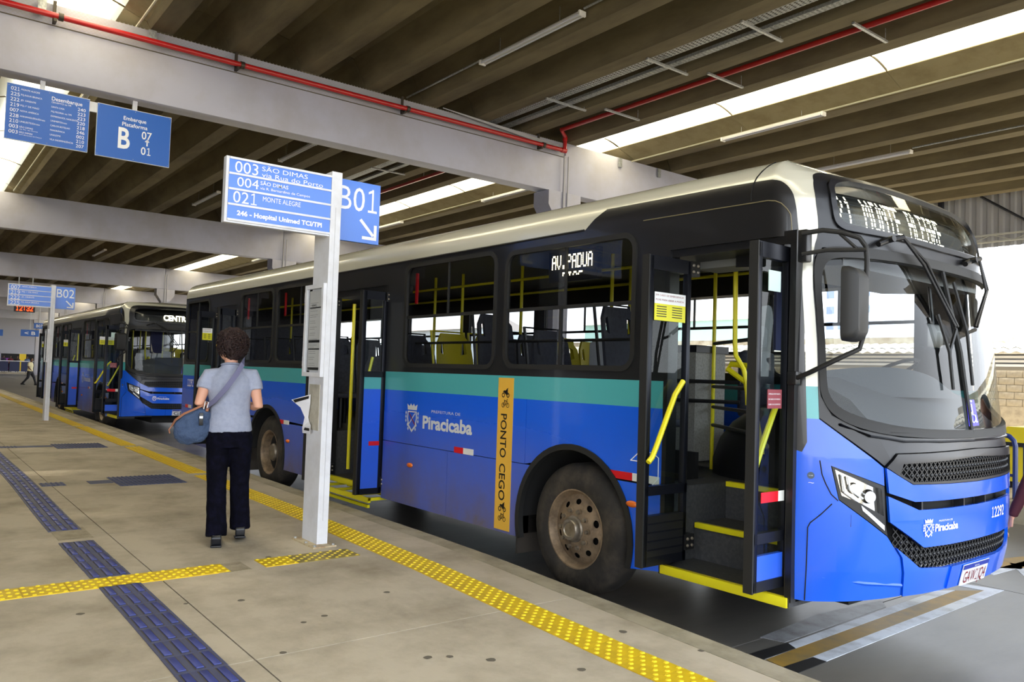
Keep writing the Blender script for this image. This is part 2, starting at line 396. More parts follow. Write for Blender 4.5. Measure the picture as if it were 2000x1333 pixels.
T_BB = tile_mesh('bars', M_TILEB, M_BAR); T_RY = tile_mesh('ribs', M_TILEY, mat('yellow_rib', (236, 204, 40), 0.5)); T_RB = tile_mesh('ribs', mat('grey_blue_tile', (78, 82, 104), 0.6), mat('grey_blue_rib', (58, 66, 110), 0.6))
def tile(me, x, y, rz=0, name='tactile_tile'):
    o = bpy.data.objects.new(name, me); COL.objects.link(o); o.parent = floor; o.location = (x, y, 0); o.rotation_euler = (0, 0, rz); return o
x = 2.0; k = 0
while x > -30:
    sl = math.atan2(tact_y(x+.2)-tact_y(x-.2), .4)
    me = T_RY if (x < -8.9 and not (-23.6 < x < -21.4)) else T_DY
    if not any(abs(x-q) < .13 for q in (-10.85, -14.7, -19.5)):
        tile(me, x, tact_y(x)-.125+(.0 if x > -8 else .0), sl)
    x -= .25
g = G(); g.box((-110, 3.12, .0), (-30.1, 3.36, .006), mat('yellow_strip_far', (190, 160, 50), 0.6)); tag(g.build('tactile_strip', floor), kind='stuff')
y = -3.2
while y < 3.0:
    if not (1.84 < y < 2.08):
        yy = y
        tile(T_DW if (2.5 < yy < 2.9) else T_DY, -5.735+.0*y, yy)
    y += .25
g = G(); g.box((-5.86, 1.84, .001), (-5.6, 2.07, .003), M_PATCH); g.build('mortar_patch', floor)
g = G(); g.box((-7.74, 1.09, .001), (-7.24, 1.345, .003), M_PATCH); g.build('mortar_patch', floor)
x = 1.0
while x > -17:
    if not (-7.74 < x < -7.24) and not (-5.95 < x < -5.5): tile(T_BB, x, 1.205+.01*math.sin(x))
    x -= .25
g = G(); g.box((-60, 1.1, .0), (-17.2, 1.34, .004), M_TILEB); tag(g.build('tactile_strip', floor), kind='stuff')
for cx, cy0 in ((-10.46, 2.12), (-15.05, 2.12)):
    for i in range(3):
        for j in range(3): tile(T_RB, cx-.27+i*.27, cy0+.125+j*.25)
for cx in (-10.5, -15.15):
    tile(T_RB, cx, 1.49)
    g = G(); g.box((cx-.12, 1.86 if cx > -12 else 1.6, .0), (cx+.12, 2.11, .005), M_TILEB); g.build('guide_plate', floor)
# dark spots of old chewing gum
g = G()
for px, py, r in ((-4.35, 2.05, .018), (-5.0, 1.45, .013), (-3.9, 1.62, .016), (-3.25, 2.45, .022), (-2.9, 2.75, .02), (-3.2, 3.35, .022), (-4.6, 2.6, .02), (-6.2, .55, .02), (-5.1, .9, .02), (-3.45, 2.2, .02), (-3.4, 2.3, .016), (-2.75, 3.48, .016), (-5.9, 2.3, .02), (-4.3, 1.9, .015), (-4.9, 1.75, .02), (-3.6, 1.1, .03)):
    n = 10; vs = [(px+r*(1+.3*random.random())*math.cos(6.283*k/n), py+r*(1+.3*random.random())*math.sin(6.283*k/n), .0015) for k in range(n)]
    g.add(vs, [tuple(range(n))], mat('old_gum', (104, 96, 82), 0.8))
tag(g.build('gum_spots', floor, smooth=False), kind='stuff')
# road
road = empty('road', kind='structure')
xr = [30, 8, 1, -3.1, -9, -15, -21, -27, -33, -45, -60, -140]; yr = [3.0, 7.4, 11.4]
for i in range(len(xr)-1):
    for j in range(2):
        g = G(); sh = .12*0; g.box((xr[i+1]+.006, yr[j]+.006, -.5), (xr[i]-.006, yr[j+1]-.006, ROAD), M_ROAD); g.build('road_slab', road, smooth=False)
g = G(); g.box((-140, -20, -.8), (60, 60, ROAD-.05), M_GRIME); g.box((8, -20, -.6), (60, 11.4, ROAD-.001), M_ROAD); g.build('ground', road)
g = G()
def quad(g, pts, m, z): g.prism(pts, 'z', z, z+.003, m)
quad(g, [(-2.93, 4.23), (-2.85, 4.22), (-2.95, 7.0), (-3.03, 6.85)], M_PAINTW, ROAD)
quad(g, [(-2.71, 4.2), (-2.62, 4.21), (-2.72, 7.38), (-3.0, 7.3), (-3.0, 7.19), (-2.81, 7.22)], M_PAINTW, ROAD)
quad(g, [(-3.13, 8.6), (-3.05, 8.6), (-2.6, 7.9), (-2.7, 7.9)], M_PAINTW, ROAD)
quad(g, [(-3.1, 7.9), (-3.0, 7.9), (-2.9, 11), (-3.0, 11)], M_PAINTW, ROAD)
g.build('white_marking', road)
g = G(); quad(g, [(-2.85, 4.22), (-2.71, 4.2), (-2.81, 7.22), (-2.94, 7.0)], M_PAINTY, ROAD); quad(g, [(-3.25, 8.7), (-3.13, 8.2), (-2.95, 8.4), (-3.1, 9.3)], M_PAINTY, ROAD); quad(g, [(-30, 7.5), (-4, 7.5), (-4, 7.56), (-30, 7.56)], M_PAINTY, ROAD); g.build('yellow_marking', road)
g = G(); quad(g, [(-2.97, 3.8), (-2.85, 3.8), (-2.86, 4.55), (-2.95, 4.6)], M_PAINTK, ROAD+.003); quad(g, [(-2.72, 3.8), (-2.6, 3.8), (-2.62, 4.5), (-2.71, 4.5)], M_PAINTK, ROAD+.003); g.build('black_marking', road)
g = G(); quad(g, [(-3.12, 4.55), (-2.97, 4.6), (-3.02, 6.0), (-3.13, 6.15), (-3.2, 5.4)], mat('faded_white_paint', (150, 152, 156), 0.45, col2=(108, 106, 104), scale=7), ROAD); g.build('worn_marking', road)
# far platform across the road
pf = empty('floor_far', kind='structure')
g = G(); g.box((-90, 11.32, -.5), (20, 30, .05), M_CONC); g.build('far_slab', pf)
x = 10.0
while x > -40:
    g = G(); g.box((x-1.495, 11.15, -.5), (x-.005, 11.315, .055), M_KERB); g.build('kerb_stone', pf, smooth=False); x -= 1.5
# ------------------------------------------------------------------ roof
XB = [2.7, -12.31, -27.37, -43.2, -58.6, -74.0, -89.4]   # front faces of the cross beams
ceil = empty('ceiling', kind='structure')
def rib_mesh(L):
    g = G(); zb = 6.31
    pr = [(-.585, 6.9), (-.585, 6.8), (-.40, 6.76), (-.155, zb), (.155, zb), (.40, 6.76), (.585, 6.8), (.585, 6.9)]
    g.prism(pr, 'x', -L/2, L/2, M_RIBC)
    o = g.build('ceiling_rib', None, smooth=False); me = o.data; bpy.data.objects.remove(o); return me
ys = [13.07+1.16*k for k in range(8)]+[10.95-1.16*j for j in range(8)]+[.88-1.16*k for k in range(9)]
skys = [(11.28, 12.38), (1.22, 2.34)]
for b in range(len(XB)-1):
    xa, xb_ = XB[b]+(.0 if b == 0 else -.0), XB[b+1]; L = xa-xb_-.02; cx = (xa+xb_)/2; me = rib_mesh(L)
    for y in ys:
        o = bpy.data.objects.new('ceiling_rib', me); COL.objects.link(o); o.parent = ceil; o.location = (cx, y, 0)
    # skylight sheets, slightly arched, in 3 m lengths
    n = 5; l = L/n; mes = []
    for (s0, s1) in skys:
        g = G(); K = 6
        for k in range(K):
            t0, t1 = k/K, (k+1)/K; y0, y1 = s0+(s1-s0)*t0, s0+(s1-s0)*t1; z0, z1 = 6.53+.12*math.sin(math.pi*t0), 6.53+.12*math.sin(math.pi*t1)
            g.add([(-l/2+.02, y0, z0), (l/2-.02, y0, z0), (l/2-.02, y1, z1), (-l/2+.02, y1, z1)], [(0, 1, 2, 3)], M_SKY)
        g.prism([(s1-.03, 6.52), (s1-.01, 6.56), (s1+.56, 6.37), (s1+.54, 6.33)], 'x', -l/2+.002, l/2-.002, M_FLG)
        o = g.build('skylight_sheet', ceil); me2 = o.data; o.location = (xb_+l/2, 0, 0)
        for i in range(1, n):
            o = bpy.data.objects.new('skylight_sheet', me2); COL.objects.link(o); o.parent = ceil; o.location = (xb_+l*(i+.5), 0, 0)
        for i in range(1, n):
            g = G(); g.tube([(xb_+l*i, s0+(s1-s0)*k/8, 6.52+.12*math.sin(math.pi*k/8)) for k in range(9)], .012, M_RIBC, 6); g.build('skylight_rib', ceil)
g = G(); g.box((3.3, -30, 6.9), (-90, 1.25, 6.98), M_RIBC); g.box((3.3, 2.6, 6.9), (-90, 11.4, 6.98), M_RIBC); g.box((3.3, 12.8, 6.9), (-90, 22.4, 6.98), M_RIBC); g.box((-90, -30, 6.9), (-106, 26, 6.98), M_RIBC); g.build('roof_deck', ceil)  # deck carried past the ribs over unseen sides to shut out daylight
# cross beams
for i, xf in enumerate(XB):
    wd = .35
    bt = empty('concrete_beam', (xf, 0, 0), kind='structure')
    g = G()
    if i <= 1: g.box((-wd, -9.5, 5.25), (0, 10.8, 6.0), M_BEAM, bev=.012); g.box((-wd, -9.5, 6.0), (-.05, 10.8, 6.31), M_BEAM); g.box((-wd, 10.8, 5.25), (0, 22.3, 6.31), M_BEAM, bev=.012)
    else: g.box((-wd, -9.5, 5.25), (0, 10.7, 6.31), M_BEAM, bev=.012); g.box((-wd, 10.715, 5.25), (0, 22.3, 6.31), M_BEAM, bev=.012)
    g.build('beam_body', bt)
# columns
for i, xf in enumerate(XB[1:]):
    for yc in (10.75,) + ((-8.6,) if i else ()):
        ct = empty('concrete_column', (xf-.17, yc, 0), kind='structure')
        g = G(); h = .2; z0 = ROAD
        g.box((-h, -h, z0), (h, h, 4.6), M_BEAM, bev=.01); g.build('column_shaft', ct)
        g = G(); prof = [(-.2, 4.6), (.2, 4.6), (.44, 4.95), (.44, 5.24), (-.44, 5.24), (-.44, 4.95)]
        g.prism(prof, 'x', -.24, .24, M_BEAM); g.build('column_cap', ct, smooth=False)
        if yc > 0:
            g = G(); g.box((-.28, -.05, z0), (-.245, .0, 4.3), M_RED); 
            g.tube([(.26, -.06, 4.0), (.26, -.06, 6.0)], .022, mat('grey_conduit', (176, 174, 176), .5), 8); g.tube([(.26, .05, 4.0), (.26, .05, 6.0)], .016, MATS['grey_conduit'], 8)
            g.build('conduit', ct)
# bird mesh in front of the near beam top: diagonal wires
M_NET = mat('galvanised_wire', (176, 172, 166), 0.5, metal=0.4)
net = G(); yy = -7.0
while yy < 10.9:
    for sgn in (1, -1):
        a = Vector((-12.325, yy, 6.0)); b2 = Vector((-12.325, yy+sgn*.31, 6.31)); d = (b2-a).normalized(); n2 = Vector((0, -d.z, d.y))*.0018
        net.add([a-n2, a+n2, b2+n2, b2-n2], [(0, 1, 2, 3)], M_NET)
    yy += .055
net.box((-12.33, -7, 5.992), (-12.30, 10.8, 6.004), M_GRIME)
o = tag(net.build('wire_mesh_strip', smooth=False), 'diamond wire mesh strip along the top of the nearest cross beam', 'mesh', kind='stuff')
# fire pipe and its brackets
M_PIPE = mat('red_fire_pipe', (178, 26, 26), 0.35, coat=0.3)
fp = empty('fire_pipe', (-12.2, 5, 6.1), label='red fire pipe clamped along the face of the near cross beam', cat='pipe')
g = G(); g.tube([(0, -13, 0), (0, 5.62, 0)], .042, M_PIPE, 12); g.tube([(0, 5.58, 0), (0, 5.70, .0)], .052, M_PIPE, 12); g.tube([(0, 5.67, -.03), (0, 5.67, .27)], .042, M_PIPE, 12); g.tube([(0, 5.67, .2), (0, 5.67, .28)], .052, M_PIPE, 12)
g.build('pipe', fp)
g = G(); g.tube([(-7.35, .41, 0), (-7.05, .04, 0), (7.5, 0, 0)], .042, M_PIPE, 12); g.tube([(.7, .02, 0), (.95, .02, 0)], .052, M_PIPE, 12); tag(g.build('fire_pipe', loc=(-4.85, 10.26, 6.39)), 'red fire pipe running away from the beam bend towards the upper right', 'pipe')
M_BRK = mat('dark_steel_bracket', (70, 62, 52), 0.5, metal=0.5)
for y in (-3.6, -1.1, 1.45, 3.92, 6.87, 10.03):
    g = G(); g.box((-.1, y-5-.02, -.09), (-.07, y-5+.02, .23), M_BRK); g.box((-.1, y-5-.02, -.09), (.05, y-5+.02, -.05), M_BRK); g.lathe([(.043, -.03), (.055, -.03), (.055, .03), (.043, .03)], M_BRK, 14, X=Matrix.Translation((0, y-5+.07, 0))); g.build('pipe_bracket', fp)
M_GAL = mat('galvanised_steel', (186, 188, 186), 0.4, metal=0.6, col2=(130, 132, 130), scale=30)
def stub(y, lab):
    g = G(); g.box((-.02, -.035, -.11), (.02, .035, .09), M_GAL); g.box((.0, -.05, -.11), (.015, -.035, .09), M_GAL); g.box((.0, .035, -.11), (.015, .05, .09), M_GAL)
    tag(g.build('channel_bracket', loc=(-12.28, y, 6.2)), lab, 'bracket')
stub(1.3, 'short pale channel bracket beside the leftmost red pipe clamp'); stub(2.7, 'short pale channel bracket above the red pipe, right of the skylight edge')
stub(12.37, 'first pale channel bracket right of the fire pipe bend on the beam'); stub(13.64, 'last pale channel bracket to the right on the beam above the bus')
# cable trays
def tray(y, wd, lab, x0, x1):
    t = empty('cable_tray', ((x0+x1)/2, y, 6.35), label=lab, cat='tray', group='cable trays under the ceiling'); L = abs(x1-x0)/2
    g = G()
    g.box((-L, -wd/2, 0), (-L+.0001, wd/2, .05), M_GAL)
    for s in (-1, 1): g.box((-L, s*wd/2-.003, 0), (L, s*wd/2+.003, .05), M_GAL)
    g.build('side_flange', t)
    g = G(); x = -L
    for j in range(5):
        yy = -wd/2+wd*(j+.5)/5; g.box((-L, yy-wd*.035, 0), (L, yy+wd*.035, .003), M_GAL)
    while x < L: g.box((x, -wd/2, 0), (x+.035, wd/2, .003), M_GAL); x += .07
    tag(g.build('perforated_base', t, smooth=False), kind='stuff')
tray(8.95, .2, 'wide perforated galvanised cable tray in the near bay, left of the narrow tray', 2.6, -12.6); tray(9.33, .12, 'narrow perforated galvanised cable tray in the near bay, beside the wide tray', 2.6, -12.6)
tray(8.95, .2, 'wide perforated cable tray in the bay beyond the near beam', -12.8, -27.2); tray(9.33, .12, 'narrow perforated cable tray in the bay beyond the near beam', -12.8, -27.2)
g = G(); g.tube([(7.4, 0, 0), (-7.4, 0, 0)], .018, M_RUB, 8); tag(g.build('power_cable', loc=(-4.8, 8.78, 6.38)), 'black power cable running beside the wide cable tray', 'cable')
def hanger(x, y0, y1, z, lab):
    g = G(); g.box((-.02, y0, -.03), (.02, y1, .0), M_GAL); g.build
    t = empty('channel_hanger', (x, 0, z), label=lab, cat='hanger', group='channel hangers under the ceiling')
    g.build('channel', t)
    for y in (y0+.04, y1-.04): g = G(); g.tube([(0, y, 0), (0, y, 6.7-z)], .006, M_GAL, 6); g.build('threaded_rod', t)
for x, o_ in ((-10.5, 'nearest the beam'), (-8.15, 'second from the beam'), (-6.45, 'third from the beam'), (-4.6, 'farthest from the beam')):
    hanger(x, 8.72, 9.66, 6.30, 'galvanised channel hanger carrying the cable trays, '+o_)
for x, o_ in ((-10.2, 'nearest the beam'), (-7.9, 'second from the beam'), (-5.5, 'third from the beam'), (-3.5, 'farthest from the beam')):
    hanger(x, 9.85, 10.75, 6.3, 'galvanised channel hanger under the red pipe, '+o_)
for x, o_ in ((-17, 'left'), (-20.5, 'right')):
    hanger(x, 8.72, 9.66, 6.30, 'channel hanger for the trays beyond the near beam, '+o_+' one')
g = G(); g.tube([(-7, 0, 0), (7, 0, 0)], .04, M_PIPE, 10); g.tube([(-4, 0, 0), (-4, 0, .5)], .006, M_GAL, 5); g.tube([(3, 0, 0), (3, 0, .5)], .006, M_GAL, 5); tag(g.build('fire_pipe', loc=(-20, 10.2, 6.3)), 'red fire pipe in the bay beyond the near beam', 'pipe')
# fluorescent fittings with conduit runs
M_LAMPW = mat('lamp_body_white', (232, 230, 226), 0.4); M_TUBE = mat('unlit_tube', (215, 215, 222), 0.3)
def lamp(x0, x1, y, z, lab):
    top = 6.40 if (12 < y < 13 or y < 3) else 6.78
    t = empty('light_fitting', ((x0+x1)/2, y, z), label=lab, cat='light', group='fluorescent fittings under the ceiling'); L = abs(x1-x0)/2
    g = G(); g.prism([(-.045, 0), (-.02, .04), (.02, .04), (.045, 0), (.04, -.008), (-.04, -.008)], 'x', -L, L, M_LAMPW); g.build('lamp_body', t, smooth=False)
    for s in (-1, 1):
        g = G(); g.tube([(-L+.03, s*.04, -.022), (L-.03, s*.04, -.022)], .014, M_TUBE, 8); g.build('lamp_tube', t)
    for s in (-1, 1): g = G(); g.box((s*L-.015, -.06, -.04), (s*L+.015, .06, .03), M_LAMPW); g.build('end_cap', t)
    for s in (-.6, .6): g = G(); g.tube([(s*L, 0, .04), (s*L, 0, top-z)], .004, M_GAL, 5); g.build('suspension_wire', t)
lamp(-10.21, -7.88, 7.13, 6.4, 'long white fluorescent fitting high in the near bay left of the trays')
lamp(-9.79, -7.63, 12.72, 6.24, 'white fluorescent fitting below the bright skylight over the bus')
lamp(-9.7, -7.62, 15.92, 6.2, 'white fluorescent fitting just above the bus roof, beyond the skylight one')
lamp(-18.38, -16.4, 7.02, 6.4, 'short fluorescent fitting behind the near beam above the stop sign')
lamp(-25.45, -23.06, 7.04, 6.4, 'fluorescent fitting to the left of the stop sign board')
lamp(-41.6, -38.9, 7.07, 6.4, 'small distant fluorescent fitting over the far bus')
lamp(-17.8, -15.5, 12.62, 6.24, 'fluorescent fitting beside the column cap, under the second skylight')
lamp(-24.1, -22.3, 12.62, 6.24, 'fluorescent fitting just right of the B01 panel')
lamp(-35.8, -33.5, 12.62, 6.24, 'distant fluorescent fitting under the far skylight')
lamp(-17.2, -14.9, 2.47, 6.3, 'fluorescent fitting below the hanging signs by the left skylight')
M_CND = mat('conduit_pale', (190, 184, 160), 0.5)
def run(x0, x1, y, z, m, lab):
    g = G(); L = abs(x1-x0)/2; g.tube([(-L, 0, 0), (L, 0, 0)], .017, m, 8); tag(g.build('conduit_run', loc=((x0+x1)/2, y, z)), lab, 'conduit')
run(2.6, -12.35, 12.77, 6.3, M_CND, 'pale conduit running below the skylight above the bus')
run(-12.7, -27.3, 12.68, 6.3, M_CND, 'pale conduit below the skylight in the second bay')
run(-10.22, -12.6, 7.14, 6.46, M_GAL, 'thin grey conduit from the long fitting down to the near beam')
run(-7.85, 2.6, 7.14, 6.46, M_GAL, 'thin grey conduit leaving the long fitting towards the camera')
run(-7.6, 2.6, 15.94, 6.27, M_GAL, 'grey conduit leaving the fitting above the bus roof to the right')
run(2.6, -12.6, 2.52, 6.36, M_CND, 'pale conduit beside the top left skylight')
run(-12.7, -27.3, 2.45, 6.36, M_CND, 'pale conduit beside the skylight behind the hanging signs')
g = G()
for k in range(5): g.tube([(0, 0, 0), (-.0, 1.1+.05*k, -.04-.012*k), (0, 3.0, -.12-.02*k)], .008, MATS['grey_conduit'], 6)
tag(g.build('cable_bundle', loc=(-12.24, 7.7, 6.31)), 'bundle of thin grey cables sagging along the beam to the pipe bend', 'cable')
# ------------------------------------------------------------------ far right: facade, wall, neighbours
fa = empty('wall_facade', (0, 22.2, 0), kind='structure')
M_SHEET = mat('grey_cladding_sheet', (176, 176, 178), 0.5); M_STEEL = mat('black_painted_steel', (38, 40, 48), 0.5); M_TRW = mat('pale_truss', (200, 200, 190), 0.5)
def corr(n, p, d, z0, z1):
    pl = []
    for i in range(n): pl += [(i*p, 0), (i*p+p*.35, 0), (i*p+p*.5, d), (i*p+p*.85, d)]
    pl.append((n*p, 0))
    g = G(); vs = [(x, y, z0) for x, y in pl]+[(x, y, z1) for x, y in pl]; k = len(pl)
    g.add(vs, [(i, i+1, i+1+k, i+k) for i in range(k-1)], M_SHEET); o = g.build('cladding_sheet', None, smooth=False); me = o.data; bpy.data.objects.remove(o); return me
me = corr(4, .27, .04, 5.15, 6.9)
for i in range(34):
    o = bpy.data.objects.new('cladding_sheet', me); COL.objects.link(o); o.parent = fa; o.location = (-30+i*1.08, .1, 0)
for k in range(8):
    g = G(); x = -27.2+k*2.9; g.box((x-.06, -.05, 5.2), (x+.06, .05, 6.9), M_STEEL); g.build('facade_post', fa)
    g = G(); g.tube([(x-1.9, 0, 6.5), (x-.25, 0, 5.3)], .035, M_STEEL, 6); g.build('facade_brace', fa)
g = G(); g.box((-30, -.1, 5.42), (6, -.06, 5.46), M_TRW); g.box((-30, -.1, 5.24), (6, -.06, 5.28), M_TRW)
x = -30
while x < 6: g.tube([(x, -.08, 5.26), (x+.5, -.08, 5.44)], .012, M_TRW, 5); g.tube([(x+.5, -.08, 5.44), (x+1, -.08, 5.26)], .012, M_TRW, 5); x += 1
g.build('facade_truss', fa)
wf = empty('wall_far', (0, 24.5, 0), kind='structure')
g = G(); g.box((-30, .02, -.3), (6, .2, 2.1), mat('mortar', (140, 132, 118), 0.9)); g.build('wall_core', wf)
g = G(); g.box((-.195, 0, .006), (.195, .06, .194), mat('concrete_block', (176, 164, 142), 0.9, col2=(150, 140, 122), scale=8, bump=.2), bev=.004); o = g.build('concrete_block', None); me = o.data; bpy.data.objects.remove(o)
n_ = 0
for r in range(5, 10):
    for c in range(58):
        o = bpy.data.objects.new('concrete_block', me); COL.objects.link(o); o.parent = wf; o.location = (-19+c*.4+(.2 if r % 2 else 0), -.03, .0+r*.2)
g = G(); g.box((-30, -.03, -.3), (6, .0, 1.0), mat('concrete_block', (0, 0, 0))); g.build('wall_lower', wf)
nb = empty('neighbour_building', (0, 27, 0), label='low neighbouring building with corrugated roof edge beyond the block wall', cat='building')
M_FIB = mat('fibre_cement', (200, 196, 180), 0.8, col2=(168, 160, 140), scale=3); M_SHUT = mat('grey_shutter', (150, 150, 150), 0.6)
g = G(); g.box((-34, .3, 0), (8, 4, 2.55), M_SHUT); g.build('body', nb)
for k in range(5):
    g = G(); z = 2.05+k*.13; g.box((-34, .2, z), (8, .3, z+.075), M_LAMPW); g.build('slat', nb)
def wave(x0, x1, y0, y1, z0, z1):
    g = G(); n = int((x1-x0)/.045); vs = []
    for i in range(n+1):
        x = x0+i*.045; h = .03*math.sin(x*2*math.pi/.18*.5)
        vs += [(x, y0, z0+h), (x, y1, z1+h)]
    g.add(vs, [(2*i, 2*i+2, 2*i+3, 2*i+1) for i in range(n)], M_FIB); return g
for i in range(14):
    wave(-34+i*3, -31+i*3, -.1, 1.4, 2.62, 2.85).build('roof_sheet', nb)
    wave(-34+i*3, -31+i*3, .9, 2.6, 2.8, 3.05).build('roof_sheet', nb)
g = G(); g.box((-34, 2.6, 2.5), (8, 2.9, 3.3), mat('weathered_parapet', (196, 186, 166), 0.9, col2=(150, 128, 100), scale=2)); g.build('parapet', nb)
# apartment tower seen through the bus
M_TWR = mat('pale_tower_render', (225, 228, 232), 0.8); M_TWIN = mat('tower_window', (130, 142, 160), 0.3)
for (x, y, wd, h, lab, fl) in ((-46, 148, 13, 31, 'tall pale apartment tower seen through the open front door', 9), (-84, 150, 10, 22, 'pale apartment tower left of the tall one, seen through bus windows', 6)):
    t = empty('apartment_tower', (x, y, 0), label=lab, cat='building')
    g = G(); g.box((-wd/2, 0, 0), (wd/2, 12, h), M_TWR); g.build('wall', t)
    for f in range(fl):
        for c in range(4):
            g = G(); xx = -wd/2+wd*(c+.5)/4; g.box((xx-.8, -.12, 3+f*3.2), (xx+.8, .0, 4.5+f*3.2), M_TWIN); g.build('window', t)
for (x, y, wd, h, m, lab) in ((-62, 70, 26, 8, (186, 222, 206), 'pale green low building seen through the bus windows'), (-20, 75, 24, 6.5, (215, 205, 198), 'low beige building beyond the block wall'), (-98, 62, 22, 7.5, (214, 222, 224), 'low white building behind the far bus')):
    t = empty('low_building', (x, y, 0), label=lab, cat='building')
    g = G(); g.box((-wd/2, 0, 0), (wd/2, 8, h), mat('render_%d' % m[0], m, 0.8)); g.build('wall', t)
    g = G(); g.prism([(-.6, h), (8.6, h), (4, h+1.6)], 'x', -wd/2-.4, wd/2+.4, mat('clay_roof', (214, 200, 190), 0.8)); g.build('roof', t)
    for c in range(5):
        g = G(); xx = -wd/2+wd*(c+.5)/5; g.box((xx-.7, -.1, 1.5), (xx+.7, 0, 3.2), M_TWIN); g.build('window', t)
# blue handrails and yellow bins on the far platform
M_NAVY = mat('navy_enamel_tube', (38, 56, 118), 0.35); M_BIN = mat('yellow_bin_plastic', (226, 206, 40), 0.5)
def rail(x, lab):
    t = empty('guard_rail', (x, 11.45, .05), label=lab, cat='railing', group='navy guard rails on the far platform')
    pts = [(-.62, 0, 0), (-.62, 0, .68)]+[(-.62+.14*(1-math.cos(a)), 0, .68+.14*math.sin(a)) for a in (R(30), R(60), R(90))]+[(.48+.14*math.sin(a), 0, .68+.14*math.cos(a)) for a in (0, R(30), R(60), R(90))]+[(.62, 0, 0)]
    g = G(); g.tube(pts, .032, M_NAVY, 10); g.build('rail_tube', t)
    g = G(); g.tube([(-.62, 0, .3), (.62, 0, .3)], .02, M_NAVY, 8); g.build('cross_bar', t)
rail(-4.72, 'navy tubular guard rail whose end shows just right of the bus front'); rail(-3.36, 'navy tubular guard rail at the right edge of the picture')
rail(-6.1, 'navy tubular guard rail hidden behind the bus windshield, second from the edge'); rail(-7.5, 'navy tubular guard rail behind the driver position of the near bus')
for x, lab in ((-4.32, 'yellow wheeled bin behind the guard rail at the right edge'), (-5.3, 'yellow wheeled bin mostly hidden by the bus front corner')):
    t = empty('litter_bin', (x, 13, .05), label=lab, cat='bin')
    g = G(); g.prism([(-.36, .1), (.36, .1), (.42, .66), (-.42, .66)], 'y', -.33, .33, M_BIN); g.build('bin_body', t, smooth=False)
    g = G(); g.prism([(-.46, .66), (.46, .66), (.46, .72), (.3, .88), (-.3, .88), (-.46, .72)], 'y', -.38, .38, M_BIN); g.box((-.44, -.385, .6), (.44, -.33, .66), M_RUB); g.build('bin_lid', t, smooth=False)
    g = G()
    for sx in (-.3, .3): g.lathe([(0, -.03), (.09, -.03), (.09, .03), (0, .03)], M_RUB, 12, X=Matrix.Translation((sx, -.25, .09)))
    g.build('wheel', t)

# unseen wall and apron added on the camera side to darken bus-side reflections
wn_ = empty('wall_unseen', (0, -30, 0), kind='structure')
g = G(); g.box((-106, -.3, -.5), (8, 0, 6.9), mat('unseen_wall', (120, 116, 110), 0.8)); g.build('wall_body', wn_)
g = G(); g.box((-140, 0, -.6), (8, 15.99, -.001), M_CONC); g.build('unseen_apron', wn_)
# ================================================================== BUS
XS = 1.6
ZD = [(.0, .62), (.45, .66), (.6, .695), (.9, .705), (1.25, .70), (1.4, .675), (1.6, .65), (1.9, .615), (2.1, .575), (2.3, .525), (2.5, .485), (2.7, .455), (2.8, .425), (2.9, .35), (2.97, .25), (3.03, .12), (3.06, 0.02)]
_zz = [q[0] for q in ZD]; _dd = [q[1] for q in ZD]
_vv = np.linspace(-1, 1, 801)
_px = XS+.7*np.sqrt(np.maximum(0, 1-np.abs(_vv)**3)); _py = 1.25*_vv
_arc = np.concatenate([[0], np.cumsum(np.hypot(np.diff(_px), np.diff(_py)))]); AT = float(_arc[-1]); AC = AT/2
def inset(z):
    if z <= 2.78: return 0.
    t = min(.999, (z-2.78)/.29); return .3*(1-(1-t**2.5)**.4)
def SP(a, z):
    D = float(np.interp(z, _zz, _dd)); i = inset(z)
    if a <= 0: return Vector((XS+a, i, z))
    if a >= AT: return Vector((XS-(a-AT), 2.5-i, z))
    v = float(np.interp(a, _arc, _vv))
    return Vector((XS+D*math.sqrt(max(0, 1-abs(v)**3)), 1.25+(1.25-i)*v, z))
def S(a, z, d=0):
    """bus skin: a = distance round the body (xb - 1.6 along the door side), z = height, d = offset outwards"""
    p = SP(a, z)
    if d:
        e = .012; q = (SP(a+e, z)-SP(a-e, z)).cross(SP(a, z+e)-SP(a, z-e))
        if q.length > 1e-9: p = p+q.normalized()*d
    return p
def SF(off=0): return lambda u, v, d=0: S(u, v, d+off)
def mir(pts): return [(AT-a, z) for a, z in reversed(pts)]
def sym(half): return half+mir(half)
CX = [0.0, .03, .06, .09, .12, .15, .18, .21, .25, .3, .36, .43, .52, .62, .74, .88, 1.04, 1.22, 1.42, AC]; CX = CX+[AT-c for c in CX[:-1]]
CZ = [.6, .9, 1.25, 1.4, 1.6, 1.9, 2.1, 2.3, 2.5, 2.7, 2.78, 2.82, 2.86, 2.9, 2.93, 2.96, 2.985, 3.01, 3.03, 3.045]
def xa(x): return x-XS
def arch(cx, cz, r, z0, n=16):
    """arch outline from left foot over the top to right foot"""
    t0 = math.asin((z0-cz)/r); pts = []
    for i in range(n+1):
        t = math.pi-t0+(-(math.pi-2*t0))*i/n; pts.append((xa(cx+r*math.cos(t)), cz+r*math.sin(t)))
    return pts
FWX, RWX = -.07, -6.11
DOORS = [(-8.45, -7.42), (-4.25, -2.955), (.82, 1.79)]
WIN = [(-9.86, -8.66, 1.70, 2.74), (-7.27, -6.02, 1.71, 2.74), (-5.94, -4.42, 1.71, 2.74), (-2.605, -1.07, 1.705, 2.75), (-.96, .55, 1.715, 2.72)]
SECUR = {}
